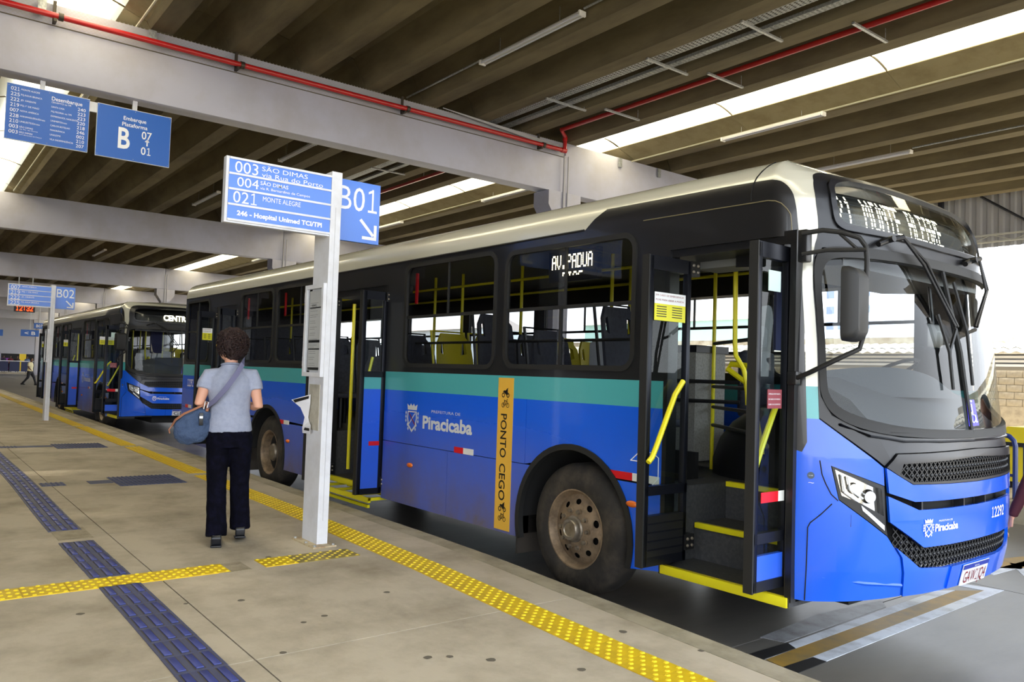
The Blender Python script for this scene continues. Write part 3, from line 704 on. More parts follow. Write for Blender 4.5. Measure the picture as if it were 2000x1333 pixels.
def side_leaf(root, xb, y0, y1, z0, z1, style, sticker=False, lname='door_leaf'):
    """folding door leaf standing out from the body in the plane x = xb, from y0 (inner) to y1 (outer, negative)"""
    e = empty(lname, (xb, 0, 0)); e.parent = root
    g = G(); t = .022; fw = .045
    g.box((-t, y1-.012, z0), (t, y1+.04, z1), M_ALU, bev=.006); g.box((-t-.008, y1-.02, z0), (t+.008, y1-.008, z1), M_RUB); g.box((-t, y0-.04, z0), (t, y0, z1), M_ALU, bev=.006)
    g.box((-t, y1, z1-.09), (t, y0, z1), M_ALU); 
    mid = {'glass': .95, 'panel': 1.62, 'low': .78}[style]
    g.box((-t, y1, z0), (t, y0, z0+.06), M_ALU); g.box((-t, y1, mid-.03), (t, y0, mid+.03), M_ALU)
    if style == 'glass':
        g.box((-t, y1, z0+.06), (t, y0, z0+.32), M_PLAST)
        for k in range(4): g.box((-t-.004, y1+.04, z0+.1+k*.055), (t+.004, y0-.04, z0+.108+k*.055), M_ALU)
    g.build('leaf_frame', e)
    g = G()
    if style == 'panel':
        g.box((-t*.7, y1+.03, z0+.05), (t*.7, y0-.03, 1.467), M_BLUE); g.box((-t*.7, y1+.03, 1.467), (t*.7, y0-.03, mid-.02), M_TEAL); g.build('leaf_panel', e)
        g = G(); g.box((t*.7, y0-.16, .88), (t*.7+.004, y0-.03, .925), M_RED); g.build('reflector', e)
        g = G()
    elif style == 'low':
        g.box((-t*.7, y1+.03, z0+.05), (t*.7, y0-.03, z0+.2), M_BLUE); g.build('leaf_panel', e); g = G(); g.box((t*.7, y1+.07, .98), (t*.7+.004, y0-.1, 1.04), M_RED); g.box((t*.7, y0-.1, .98), (t*.7+.004, y0-.02, 1.04), M_WREF); g.build('reflector', e); g = G()
    zg = z0+.3 if style == 'glass' else (mid if style == 'panel' else z0+.2)
    g.add([(0, y1+.03, zg), (0, y0-.03, zg), (0, y0-.03, z1-.08), (0, y1+.03, z1-.08)], [(0, 1, 2, 3)], M_GLD); g.build('leaf_pane', e)
    for zz in (z0+.12, z1-.05):
        g = G(); g.box((-.02, y0-.02, zz-.05), (.035, y0+.07, zz+.05), M_PLAST)
        for dy in (.0, .045):
            for dz in (-.022, .022): g.ball((.037, y0+dy, zz+dz), .011, M_HUB, seg=8)
        g.build('hinge_plate', e)
    if sticker:
        g = G(); g.box((t*.5, y1+.06, 2.16), (t*.5+.003, y0-.05, 2.235), M_WHITE); g.box((t*.5, y1+.06, 2.05), (t*.5+.003, y0-.05, 2.16), mat('yellow_notice', (226, 222, 40), .5))
        f = plane_fn((t*.5+.003, y1+.07, 2.21), (0, 1, 0), (0, 0, 1)); f2 = plane_fn((t*.5+.003, y1+.07, 2.18), (0, 1, 0), (0, 0, 1)); W = y0-y1-.14
        g.text('EM CASO DE EMERGENCIA', W, .012, f, M_PRED, .001); g.text('PUXE PARA ABRIR A PORTA', W, .012, f2, M_PRED, .001)
        for k in range(5): g.box((t*.5+.003, y1+.08, 2.075+k*.016), (t*.5+.0035, y1+.08+W*.35, 2.081+k*.016), M_BLK); g.box((t*.5+.003, y1+.08+W*.55, 2.075+k*.016), (t*.5+.0035, y1+.07+W*.95, 2.081+k*.016), M_BLK)
        g.build('notice_sticker', e)
    return e
def window(root, x0, x1, z0, z1, side='near', vbar=None, name='side_window', splitz=2.21):
    e = empty(name, (0, 0, 0)); e.parent = root
    fn0 = SF() if side == 'near' else (lambda u, v, d=0: S(AT-u, v, d))
    r = .13; o1 = rrect(xa(x0), z0, xa(x1), z1, r); o2 = rrect(xa(x0)+.04, z0+.04, xa(x1)-.04, z1-.04, r-.04)
    g = G(); fl = (lambda u, v, d=0: fn0(u, v, d+.012)); g.patch(o1, [o2], fl, M_RUB, thick=.035) if side == 'near' else g.patch([(a, b) for a, b in o1], [o2], fl, M_RUB, thick=.03)
    g.build('window_rubber', e)
    g = G()
    def bar(a0, b0, a1, b1):
        g.add([fn0(a0, b0, .0), fn0(a1, b0, .0), fn0(a1, b1, .0), fn0(a0, b1, .0), fn0(a0, b0, -.02), fn0(a1, b0, -.02), fn0(a1, b1, -.02), fn0(a0, b1, -.02)], [(0, 1, 2, 3), (4, 7, 6, 5), (0, 4, 5, 1), (1, 5, 6, 2), (2, 6, 7, 3), (3, 7, 4, 0)], M_RUB)
    bar(xa(x0)+.03, splitz-.014, xa(x1)-.03, splitz+.014)
    xm = (x0+x1)/2; bar(xa(xm)-.008, splitz, xa(xm)+.008, z1-.03)
    if vbar: bar(xa(vbar)-.012, z0+.03, xa(vbar)+.012, splitz)
    g.build('window_bar', e)
    up = [p for p in rrect(xa(x0)+.035, z0+.035, xa(x1)-.035, z1-.035, r-.035)]
    for nm, lo, hi in (('lower_pane', z0, splitz), ('upper_pane', splitz, z1)):
        pts = [(a, min(max(b, lo), hi)) for a, b in up]
        q = []
        for p in pts:
            if not q or (abs(p[0]-q[-1][0])+abs(p[1]-q[-1][1])) > 1e-4: q.append(p)
        g = G(); g.patch(q, [], (lambda u, v, d=0: fn0(u, v, -.012)), M_GLS); g.build(nm, e, smooth=False)
    return e
def wheel(root, x, near=True, rear=False, name='wheel'):
    e = empty(name, (x, .05 if near else 2.45, .5)); e.parent = root
    if not near: e.rotation_euler = (0, 0, math.pi)
    g = G(); pr = [(.285, .03), (.30, .005), (.33, -.004), (.38, -.008), (.43, .0), (.47, .018), (.492, .04), (.5, .07), (.5, .21), (.492, .24), (.46, .27), (.33, .28), (.28, .26)]
    g.lathe(pr, M_TYRE, 56)
    for q in (.09, .14, .19): g.lathe([(.5, q-.008), (.489, q-.006), (.489, q+.006), (.5, q+.008)], M_DARK, 56)
    g.build('tyre', e)
    g = G()
    d = 1 if not rear else -1
    if rear:   # deep dished rear disc
        g.lathe([(.298, .012), (.302, .0), (.292, .0), (.272, .02), (.262, .08), (.25, .17), (.20, .18)], M_RIM, 48); dep = lambda r: .18-.0*r; R0, R1 = .1, .25
    else:
        g.lathe([(.298, .012), (.302, .0), (.292, .0), (.278, .03), (.262, .06), (.25, .055)], M_RIM, 48)
        dep = lambda r: .055-.06*max(0, (.25-r)/.14) if r > .11 else -.01
    holes = []
    for k in range(10):
        t = 2*math.pi*(k+.5)/10; c = (.205*math.cos(t), .205*math.sin(t)); hh = []
        for j in range(10):
            u = 2*math.pi*j/10; a, b = .022*math.cos(u), .03*math.sin(u)
            hh.append((c[0]+a*math.cos(t)-b*math.sin(t), c[1]+a*math.sin(t)+b*math.cos(t)))
        holes.append(hh)
    def fr(u, v, dd=0):
        return Vector((u, dep(math.hypot(u, v))-dd, v))
    g.patch([(.251*math.cos(2*math.pi*k/40), .251*math.sin(2*math.pi*k/40)) for k in range(40)], holes, fr, M_RIM, cx=[-.17, -.09, 0, .09, .17], cy=[-.17, -.09, 0, .09, .17], thick=.006)
    g.build('rim', e)
    g = G(); g.lathe([(.27, .12), (0, .12)], M_DARK, 24); g.build('brake_drum', e)
    g = G()
    if rear: g.lathe([(.12, .18), (.12, .06), (.10, .04), (.0, .04)], M_HUB, 28)
    else:
        g.lathe([(.105, .01), (.1, -.012), (.088, -.02), (.085, -.05), (.075, -.062), (.055, -.064), (.05, -.056), (.0, -.056)], M_HUB, 32)
    g.build('hub', e)
    for k in range(10):
        t = 2*math.pi*k/10; g = G(); X = Matrix.Translation((.142*math.cos(t), dep(.142), .142*math.sin(t)))
        g.lathe([(.023, .0), (.023, -.010), (.0, -.010)], M_RIM, 10, X=X); g.lathe([(.0165, -.008), (.0155, -.032), (.0, -.034)], M_HUB, 6, X=X); g.build('wheel_nut', e)
    return e
def seat(root, x, y, m, tall=False, face=1):
    e = empty('passenger_seat', (x, y, .93)); e.parent = root; e.rotation_euler = (0, .0, 0 if face > 0 else math.pi)
    g = G(); h = 1.13 if not tall else 1.3
    out = [(-.21, .42), (.21, .42), (.225, .75), (.20, h-.1), (.13, h), (-.13, h), (-.20, h-.1), (-.225, .75)]
    hl = [(.10, h-.22), (.16, h-.2), (.15, h-.1), (.11, h-.08)]; hr = [(-a, b) for a, b in reversed(hl)]
    g.patch(out, [hl, hr], lambda u, v, d=0: Vector((-.2-(v-.42)*.16+.12*(abs(u)/.22)**2*.5+d, u, v)), m, cx=[-.12, 0, .12], cy=[.6, .8, .95], thick=.03); g.build('backrest', e)
    g = G(); g.box((-.22, -.21, .38), (.2, .21, .44), m, bev=.02); g.build('seat_pan', e)
    g = G(); g.tube([(-.1, 0, .0), (-.1, 0, .38)], .03, M_PLAST, 8); g.tube([(-.24, -.2, .44), (-.38, -.2, h+.02), (-.38, .2, h+.02), (-.24, .2, .44)], .014, M_YEL if m is M_SEATY else M_PLAST, 6); g.build('seat_frame', e)
def mesh_lattice(g, inside, a0, a1, z0, z1, p, m, off):
    """diamond lattice of short bars whose middles pass the inside() test"""
    n = int((a1-a0)/p)+2; k = int((z1-z0)/p)+2
    for i in range(n):
        for j in range(k):
            for s in (1, -1):
                c = (a0+i*p+p/2, z0+j*p+p/2)
                if not inside(c[0], c[1]): continue
                A, B = (c[0]-p/2, c[1]-s*p/2), (c[0]+p/2, c[1]+s*p/2)
                w_ = .0045; q = [S(A[0], A[1]-w_, off), S(A[0], A[1]+w_, off), S(B[0], B[1]+w_, off), S(B[0], B[1]-w_, off)]
                r = [S(A[0], A[1], off-.014), S(B[0], B[1], off-.014)]
                g.add(q+r, [(0, 3, 2, 1), (0, 4, 5, 3), (1, 2, 5, 4)], m)
            if inside(a0+i*p, z0+j*p): 
                c = S(a0+i*p+p/2, z0+j*p, off-.002); g.ball(tuple(c), .011, M_PLAST, seg=6)
def crest(g, fn, cx, cy, h, m, m2):
    """municipal crest: crown on a shield with crossed staffs between branches"""
    s = h
    sh = [(-.3, .25), (.3, .25), (.33, 0), (.24, -.3), (0, -.5), (-.24, -.3), (-.33, 0)]
    g.patch([(cx+x*s, cy+y*s) for x, y in sh], [[(cx+x*s*.8, cy+y*s*.82) for x, y in sh]], lambda u, v, d=0: fn(u, v, .002), m)
    g.patch([(cx+x*s, cy+y*s) for x, y in [(-.3, .29), (.3, .29), (.34, .5), (.18, .42), (.1, .52), (0, .43), (-.1, .52), (-.18, .42), (-.34, .5)]], [], lambda u, v, d=0: fn(u, v, .002), m)
    for sg in (1, -1):
        A = (-.2*sg, -.22); B = (.2*sg, .18); w_ = .035
        g.add([fn(cx+(A[0]-w_)*s, cy+A[1]*s, .003), fn(cx+(A[0]+w_)*s, cy+A[1]*s, .003), fn(cx+(B[0]+w_)*s, cy+B[1]*s, .003), fn(cx+(B[0]-w_)*s, cy+B[1]*s, .003)], [(0, 1, 2, 3)], m if sg > 0 else m2)
        for k in range(5):
            yy = .18-.14*k; xx = .40*sg-(.04*sg*k if k > 2 else 0)
            g.add([fn(cx+(xx-.05)*s, cy+yy*s, .003), fn(cx+xx*s, cy+(yy-.07)*s, .003), fn(cx+(xx+.05)*s, cy+yy*s, .003), fn(cx+xx*s, cy+(yy+.07)*s, .003)], [(0, 1, 2, 3)], m)
def icon_bike(g, fn, cx, cy, s, m, moto=False):
    def ring(x, y, r, t):
        n = 14; o_ = [(cx+(x+r*math.cos(2*math.pi*k/n))*s, cy+(y+r*math.sin(2*math.pi*k/n))*s) for k in range(n)]; i_ = [(cx+(x+(r-t)*math.cos(2*math.pi*k/n))*s, cy+(y+(r-t)*math.sin(2*math.pi*k/n))*s) for k in range(n)]
        g.patch(o_, [i_], lambda u, v, d=0: fn(u, v, .002), m)
    def ln(a, b, t=.05):
        d = Vector((b[0]-a[0], b[1]-a[1])).normalized(); n = Vector((-d.y, d.x))*t/2
        g.add([fn(cx+p[0]*s, cy+p[1]*s, .003) for p in ((a[0]-n.x, a[1]-n.y), (b[0]-n.x, b[1]-n.y), (b[0]+n.x, b[1]+n.y), (a[0]+n.x, a[1]+n.y))], [(0, 1, 2, 3)], m)
    ring(-.3, -.15, .2, .05 if not moto else .08); ring(.3, -.15, .2, .05 if not moto else .08)
    if moto:
        g.patch([(cx+x*s, cy+y*s) for x, y in [(-.35, .12), (-.1, .0), (.1, -.15), (.22, .05), (.3, .3), (.15, .38), (.0, .22), (-.2, .24)]], [], lambda u, v, d=0: fn(u, v, .003), m); ln((.3, -.15), (.2, .3), .07); ln((.1, .3), (.32, .42), .06)
    else:
        for a, b in (((-.3, -.15), (-.1, .2)), ((-.1, .2), (.2, .2)), ((.2, .2), (0, -.15)), ((0, -.15), (-.1, .2)), ((-.3, -.15), (0, -.15)), ((.3, -.15), (.18, .32)), ((.18, .32), (.3, .34)), ((-.18, .25), (-.02, .25))): ln(a, b)

def build_bus():
    root = empty('city_bus', (-4.442, 4.112, ROAD), R(1.0))
    # ---- lower side panels, door side
    zb, zs, zt, zw = .335, .937, 1.467, 1.655
    def lower(pts, name='side_panel'):
        g = G(); g.patch(pts, [], SF(), M_BLUE, cx=[c for c in CX if c < .4 and c > -.01], thick=.02); return g.build(name, root)
    e = .003
    A1 = arch(RWX, .5, .615, zb); A2 = arch(FWX, .5, .615, zb)
    def up(x0, x1, ar=None):   # panel above the seam
        pts = [(xa(x0), zs+e)]
        if ar: pts += [p for p in ar if p[1] > zs+e+.002]
        pts += [(xa(x1), zs+e), (xa(x1), zt), (xa(x0), zt)]; lower(pts)
    def lo(x0, x1): lower([(xa(x0), zb), (xa(x1), zb), (xa(x1), zs-e), (xa(x0), zs-e)])
    def lo_arch(x0, ar, right=False):
        side = [p for p in ar if p[1] <= zs-e]
        half = [p for p in side if (p[0] < 0 if False else True)]
        cx_ = (ar[0][0]+ar[-1][0])/2
        if not right:
            h = [p for p in side if p[0] < cx_]; lower([(xa(x0), zb)]+h+[(h[-1][0]+.01, zs-e), (xa(x0), zs-e)])
        else:
            h = [p for p in side if p[0] > cx_]; lower([(h[0][0]-.01, zs-e)]+h+[(xa(x0), zb if x0 < .7 else .37), (xa(x0), zs-e)])
    up(-9.95, -8.455); lo(-9.95, -8.455)
    up(-7.415, -4.255, A1); lo_arch(-7.415, A1); lo_arch(-4.255, A1, True)
    up(-2.95, -.62-.01, None); up(-.63+e, .815, [p for p in A2 if p[0] > xa(-.6)]) if False else None
    g = G(); g.patch([(xa(-.625), zs+e)]+[p for p in A2 if p[1] > zs+e+.002 and p[0] > xa(-.62)]+[(xa(.815), zs+e), (xa(.815), zt), (xa(-.625), zt)], [], SF(), M_BLUE, thick=.02); g.build('side_panel', root)
    lo(-2.95, -1.75); lo_arch(-1.744, A2); lo_arch(.815, A2, True)
    # teal stripe and window band with openings
    for x0, x1 in ((-9.95, -8.455), (-7.415, -4.255), (-2.95, .815)):
        g = G(); g.box((x0, -.0, zt), (x1, .02, zw), M_TEAL); g.build('teal_stripe', root, smooth=False)
    top = [(xa(-9.95), 2.79), (xa(.006), 2.79), (-1.5, 2.864), (-1.388, 2.927), (-.4, 2.92)]+och([(-.3, 2.919), (.09, 2.908), (.2, 2.87), (.25, 2.8), (.265, 2.6), (.28, 2.42), (.271, 2.2)])+[(.268, 1.655), (.266, 1.33), (.235, 1.272), (.18, 1.285), (.18, .42), (.155, .42), (.155, 2.55)]
    top = list(reversed(top))
    # window band outline, clockwise notches for the doors
    band = [(xa(-9.95), zw), (xa(-8.455), zw), (xa(-8.455), 2.58), (xa(-7.415), 2.58), (xa(-7.415), zw), (xa(-4.255), zw), (xa(-4.255), 2.57), (xa(-2.95), 2.57), (xa(-2.95), zw), (xa(.815), zw), (xa(.815), 2.55)]+top
    holes = [rrect(xa(a)+.03, c+.03, xa(b)-.03, d-.03, .1) for a, b, c, d in WIN]
    g = G(); g.patch(band, holes, SF(), M_BLACK, cx=[c for c in CX if c < .4], cy=[z for z in CZ if z > 2.75], thick=.03); g.build('window_band', root)
    # thin gutter line and door header panel line
    g = G(); g.tube([S(xa(-9.9), 2.79, .006), S(xa(0), 2.79, .006)], .008, M_MASK, 6); g.tube([S(xa(0.6)+.0, 2.785, .003)]+[S(a, z, .003) for a, z in ((-.376, 2.781), (.0, 2.777), (.08, 2.768), (.133, 2.751), (.18, 2.715), (.208, 2.68), (.214, 2.63), (.215, 2.56))], .0035, mat('panel_edge', (120, 112, 84), .4), 5); g.build('gutter_trim', root)
    # roof
    g = G()
    hf = [(AC, 2.99)]+och([(.8, 2.984), (.5, 2.972), (.43, 2.9), (.405, 2.76), (.419, 2.583), (.364, 2.455), (.345, 2.24)])+[(.338, 1.655), (.268, 1.655)]+och([(.271, 2.2), (.28, 2.42), (.265, 2.6), (.25, 2.8), (.2, 2.87), (.09, 2.908), (-.3, 2.919)])+[(-.4, 2.92), (-1.388, 2.927), (-1.5, 2.864), (-1.594, 2.79), (xa(-9.95), 2.79), (xa(-9.95), 3.055), (AC, 3.055)]
    hf = list(reversed(hf))
    g.patch(hf, [], SF(), M_ROOF, cx=[c for c in CX if c <= AC], cy=CZ)
    g.patch(list(reversed([(AT-a, z) for a, z in hf])), [], SF(), M_ROOF, cx=[c for c in CX if c >= AC], cy=CZ)
    i0 = inset(3.055); n = 12
    vs = []; fs = []
    for k in range(n+1):
        y = i0+(2.5-2*i0)*k/n; h = .05*math.sin(math.pi*k/n)
        vs += [(-9.95, y, 3.055+h), (1.45, y, 3.055+h), (XS+float(np.interp(3.055, _zz, _dd))*math.sqrt(max(0, 1-abs((y-1.25)/1.25)**3))-.0, y, 3.055+h*.2)]
    for k in range(n): fs += [(3*k, 3*k+1, 3*k+4, 3*k+3), (3*k+1, 3*k+2, 3*k+5, 3*k+4)]
    g.add(vs, fs, M_ROOF)
    g.build('roof_shell', root, ang=50)
    g = G(); g.tube([S(a, z, .002) for a, z in ((-.118, 2.79), (-.12, 2.84), (-.115, 2.89), (-.10, 2.94), (-.08, 2.98), (-.06, 3.02), (-.05, 3.05))], .005, M_DARK, 5); g.build('roof_seam', root)
    # ---- far side
    g = G(); m2 = lambda L: [(AT-a, z) for a, z in reversed(L)]
    g.patch(m2([(xa(-9.95), zb), (xa(-6.6), zb), (xa(-6.5), .9), (xa(-6.1), 1.1), (xa(-5.7), .9), (xa(-5.6), zb), (xa(-.6), zb), (xa(-.5), .9), (xa(-.1), 1.1), (xa(.4), .9), (xa(.5), zb), (.2, .42), (.268, 1.467), (xa(-9.95), zt)]), [], SF(), M_BLUE, cx=[c for c in CX if c > AC], thick=.02); g.build('far_side_panel', root)
    g = G(); g.patch(m2([(xa(-9.95), zt), (.268, zt), (.338, zt), (.338, zw), (xa(-9.95), zw)]), [], SF(), M_TEAL, cx=[c for c in CX if c > AC], thick=.02); g.build('teal_stripe', root)
    FW = [(-9.8, -8.4), (-8.25, -6.75), (-6.6, -5.1), (-4.95, -3.45), (-3.3, -1.8), (-1.65, -.15), (0, 1.4)]
    g = G(); g.patch(m2([(xa(-9.95), zw), (.26, zw), (.265, 2.6), (.25, 2.79), (xa(-9.95), 2.79)]), [m2(rrect(xa(a)+.03, 1.74, xa(b)-.03, 2.69, .1)) for a, b in FW], SF(), M_BLACK, cx=[c for c in CX if c > AC], thick=.03); g.build('far_window_band', root)
    for a, b in FW: window(root, a, b, 1.71, 2.72, 'far', name='far_window')
    # ---- rear
    g = G(); sec = [(0.0, .35), (2.5, .35), (2.5, 2.78)]+[(2.5-inset(z), z) for z in (2.85, 2.95, 3.02, 3.055)]+[(inset(z), z) for z in (3.055, 3.02, 2.95, 2.85)]+[(0, 2.78)]
    sec2 = [(1.25+(y-1.25)*.96, max(.4, z*.985)) for y, z in sec]; k = len(sec)
    g.add([(-9.95, y, z) for y, z in sec]+[(-10.08, y, z) for y, z in sec2], [(i, i+k, (i+1) % k+k, (i+1) % k) for i in range(k)]+[tuple(range(k, 2*k))], M_BLUE); g.build('rear_panel', root)
    g = G(); g.box((-10.095, .35, 1.9), (-10.07, 2.15, 2.6), M_BLACK); g.build('rear_window', root)
    # ---- front corner, bumper and centre panels
    cy = [z for z in CZ if z < 2]
    cor = [(.18, .42), (.276, .415), (.4, .425), (.862, .458), (.817, .687), (.773, .742), (.722, .808), (.436, 1.008), (.392, 1.203), (.70, 1.098), (.697, 1.2), (.338, 1.467), (.268, 1.467), (.266, 1.33), (.235, 1.272), (.18, 1.285)]
    for fl in (0, 1):
        p = cor if not fl else [(AT-a, z) for a, z in reversed(cor)]
        g = G(); g.patch(p, [], SF(), M_BLUE, cx=CX, cy=cy, thick=.02); g.build('front_corner_panel', root, ang=40)
        te = [(.268, 1.467), (.338, 1.467), (.338, 1.655), (.268, 1.655)]; te = te if not fl else [(AT-a, z) for a, z in reversed(te)]
        if not fl: g = G(); g.patch(te, [], SF(), M_TEAL, cx=CX, thick=.02); g.build('teal_stripe', root)
    def front(half, name, m, off=0.0, th=.02, holes=(), ang=40, full=False):
        g = G(); g.patch(half if full else sym(half), holes, SF(off), m, cx=CX, cy=CZ, thick=th); return g.build(name, root, ang=ang)
    front([(AC, .468), (1.25, .455), (.868, .46)][::-1][::-1] and [(AC, .6), (1.2, .603), (.962, .62), (.78, .744), (.823, .687), (.868, .46), (1.25, .462), (AC, .468)], 'front_bumper', M_BLUE, .012)
    front([(AC, .95), (.935, .957), (.715, 1.04), (.727, .893), (.985, .739), (AC, .735)], 'front_centre_panel', M_BLUE, .015)
    front([(AC, 1.092), (.885, 1.104), (.778, 1.158), (.702, 1.2), (.718, 1.058), (.9, 1.006), (AC, 1.0)], 'front_upper_strip', M_BLUE, .018)
    gi = sym([(AC, 1.248), (.815, 1.225), (.79, 1.168), (.895, 1.12), (AC, 1.112)])
    front([(AC, 1.292), (.778, 1.277), (.703, 1.205), (.78, 1.16), (.887, 1.107), (AC, 1.096)], 'grille_surround', M_MASK, .02, .03, [gi])
    front([(AC, 1.27), (.60, 1.25), (.42, 1.15), (.45, .9), (.80, .62), (AC, .58)], 'front_backing', M_DARK, -.07, .01)
    g = G(); mesh_lattice(g, lambda a, z: z < 1.245 and z > 1.112+max(0, (.9-min(a, AT-a))*.6) and min(a, AT-a) > .79, .79, AT-.79, 1.11, 1.25, .042, M_PLAST, .0); tag(g.build('grille_mesh', root, smooth=False), kind='stuff')
    def in2(a, z):
        a = min(a, AT-a); return z > .605+max(0, (.97-a)*.62) and z < .735+max(0, (.985-a)*.6) and a > .77
    g = G(); mesh_lattice(g, in2, .77, AT-.77, .6, .86, .042, M_PLAST, -.015); tag(g.build('lower_grille_mesh', root, smooth=False), kind='stuff')
    for a in (.98, 1.45, AT-1.45, AT-.98):
        g = G(); g.add([S(a-.012, .93, -.06), S(a+.012, .93, -.06), S(a+.012, 1.02, -.06), S(a-.012, 1.02, -.06), S(a-.006, .93, -.0), S(a+.006, .93, -.0), S(a+.006, 1.02, .0), S(a-.006, 1.02, .0)], [(4, 5, 6, 7), (0, 4, 7, 3), (1, 2, 6, 5)], M_MASK); g.build('slot_strut', root)
    # ---- headlights
    for fl in (0, 1):
        F = (lambda p: p) if not fl else (lambda p: [(AT-a, z) for a, z in reversed(p)])
        h = empty('headlight', (0, 0, 0)); h.parent = root
        g = G(); g.patch(F([(.398, 1.2), (.70, 1.094), (.712, .83), (.725, .812), (.438, 1.012)]), [F([(.415, 1.182), (.47, 1.158), (.682, 1.078), (.697, .925), (.56, .995), (.452, 1.035)])], SF(.0), M_PLAST, cx=CX, cy=cy, thick=.03); g.build('headlight_bezel', h)
        g = G(); g.patch(F([(.41, 1.187), (.69, 1.085), (.70, .915), (.555, .985), (.445, 1.03)]), [], SF(-.045), M_CHR, cx=CX, cy=cy)
        for c, r_ in (((.625, 1.03), .042), ((.53, 1.075), .034)):
            a, z = c; a = a if not fl else AT-a; p = S(a, z, -.02); q = S(a, z, -.044); g.tube([q, p], [r_, r_*.8], M_CHR, 20); g.tube([p, S(a, z, -.018)], r_*.62, mat('lamp_lens_white', (240, 244, 250), .05, coat=1), 16)
        g.build('reflector_bowl', h)
        for zz_ in ((.455, 1.15, .475, 1.05, .555, 1.0), (.49, 1.14, .505, 1.07, .58, 1.02)):
            g = G(); pp = [(zz_[0], zz_[1]), (zz_[2], zz_[3]), (zz_[4], zz_[5])]; pp = [(AT-a, z) if fl else (a, z) for a, z in pp]; g.tube([S(a, z, -.02) for a, z in pp], .007, mat('lamp_lens_white', (0, 0, 0)), 6); g.build('light_guide', h)
        g = G(); g.patch(F([(.56, .985), (.70, .873), (.702, .843), (.569, .955)]), [], SF(.004), mat('daylight_strip', (236, 240, 250), .25), cx=CX, thick=.01); g.build('running_light', h)
        g = G(); g.patch(F([(.41, 1.187), (.69, 1.085), (.70, .92), (.557, .99), (.447, 1.032)]), [], SF(-.002), M_GLC, cx=CX, cy=cy); g.build('headlight_cover', h)
    # ---- dark mask, windshield and destination window
    ro = sym([(AC, 2.492), (.6, 2.49), (.43, 2.48), (.37, 2.42), (.35, 2.3), (.347, 1.7), (.352, 1.6), (.41, 1.49), (.57, 1.415), (.85, 1.372), (AC, 1.36)])
    gl = sym([(AC, 2.43), (.62, 2.425), (.46, 2.41), (.41, 2.34), (.39, 2.2), (.386, 1.67), (.40, 1.6), (.455, 1.53), (.62, 1.468), (.93, 1.422), (AC, 1.41)])
    dis = sym([(AC, 2.965), (.8, 2.945), (.62, 2.925), (.545, 2.885), (.515, 2.8), (.515, 2.66), (.55, 2.605), (.64, 2.58), (1.12, 2.568), (AC, 2.562)])
    din = sym([(AC, 2.93), (.8, 2.91), (.64, 2.89), (.58, 2.86), (.555, 2.8), (.555, 2.69), (.58, 2.64), (.66, 2.618), (1.12, 2.604), (AC, 2.6)])
    front([(AC, 2.988)]+och([(.8, 2.982), (.5, 2.97), (.43, 2.9), (.405, 2.76), (.417, 2.583), (.362, 2.455), (.343, 2.24)])+[(.34, 1.66), (.339, 1.475), (.70, 1.212), (.778, 1.284), (AC, 1.298)], 'front_mask', M_MASK, .002, .02, [ro, dis])
    ro, gl, dis, din = (chaikin(q, 2) for q in (ro, gl, dis, din))
    front(ro, 'windshield_rubber', M_RUB, .018, .04, [gl], full=True); front(dis, 'display_frame', M_MASK, .02, .04, [din], full=True)
    for s0 in (0, 1):
        p = [(min(a, AC-.008), z) if not s0 else (max(a, AC+.008), z) for a, z in gl]; q_ = []
        for x_ in p:
            if not q_ or abs(x_[0]-q_[-1][0])+abs(x_[1]-q_[-1][1]) > 1e-4: q_.append(x_)
        p = q_
        g = G(); g.patch(p, [], SF(-.004), M_GLF, cx=CX, cy=CZ); g.build('windshield_pane', root)
    g = G(); g.tube([S(AC, 1.38, .004), S(AC-.02, 1.9, .004), S(AC-.02, 2.46, .004)], .014, M_RUB, 6); g.build('windshield_divider', root)
    g = G(); g.patch(din, [], SF(-.002), M_GLF, cx=CX, cy=CZ); g.build('display_pane', root)
    g = G(); g.patch(sym([(AC, 2.96), (.54, 2.92), (.50, 2.8), (.54, 2.58), (AC, 2.56)]), [], SF(-.085), M_PLAST, cx=CX, cy=CZ, thick=.02); g.build('display_housing', root)
    # chin fold line, corner seams
    g = G(); g.tube([S(a, z, .01) for a, z in sym([(AC, 1.345), (1.2, 1.347), (.85, 1.352), (.62, 1.38), (.45, 1.44)])][::1], .008, M_MASK, 6); g.build('chin_ridge', root)
    g = G()
    for L in ([(.333, 1.229), (.345, 1.15), (.365, 1.099), (.395, 1.04), (.433, 1.005)], [(.40, .985), (.34, .92), (.285, .868), (.272, .84), (.27, .6), (.276, .42)]):
        g.tube([S(a, z, .001) for a, z in L], .0035, M_DARK, 5)
    g.tube([S(a, z, .0) for a, z in [(.36, .56), (.6, .54), (.85, .522)]], [.002, .012, .012], M_BLUE, 6); g.build('panel_seam', root)
    # ---- plate, badge and lettering on the front
    g = G(); 
    g.patch([(1.27, .468), (1.93, .468), (1.93, .606), (1.27, .604)], [], SF(.022), M_BLUE, cx=CX, thick=.03); g.build('plate_mount', root)
    # ---- wipers
    for (pv, el, tip, bl) in (((.90, 2.545), (1.20, 2.42), (1.47, 2.03), (1.31, 2.12, 1.36, 1.66)), ((1.98, 2.54), (2.14, 2.34), (1.78, 2.05), (1.66, 2.36, 1.65, 1.69))):
        wv = empty('wiper', (0, 0, 0)); wv.parent = root
        g = G(); g.tube([S(pv[0], pv[1], .0), S(pv[0], pv[1], .09)], .02, M_PLAST, 10); g.tube([S(pv[0]-.08, pv[1]-.03, .04), S(pv[0], pv[1], .05), S(pv[0]+.1, pv[1]+.02, .08)], .018, M_PLAST, 10); g.build('wiper_pivot', wv)
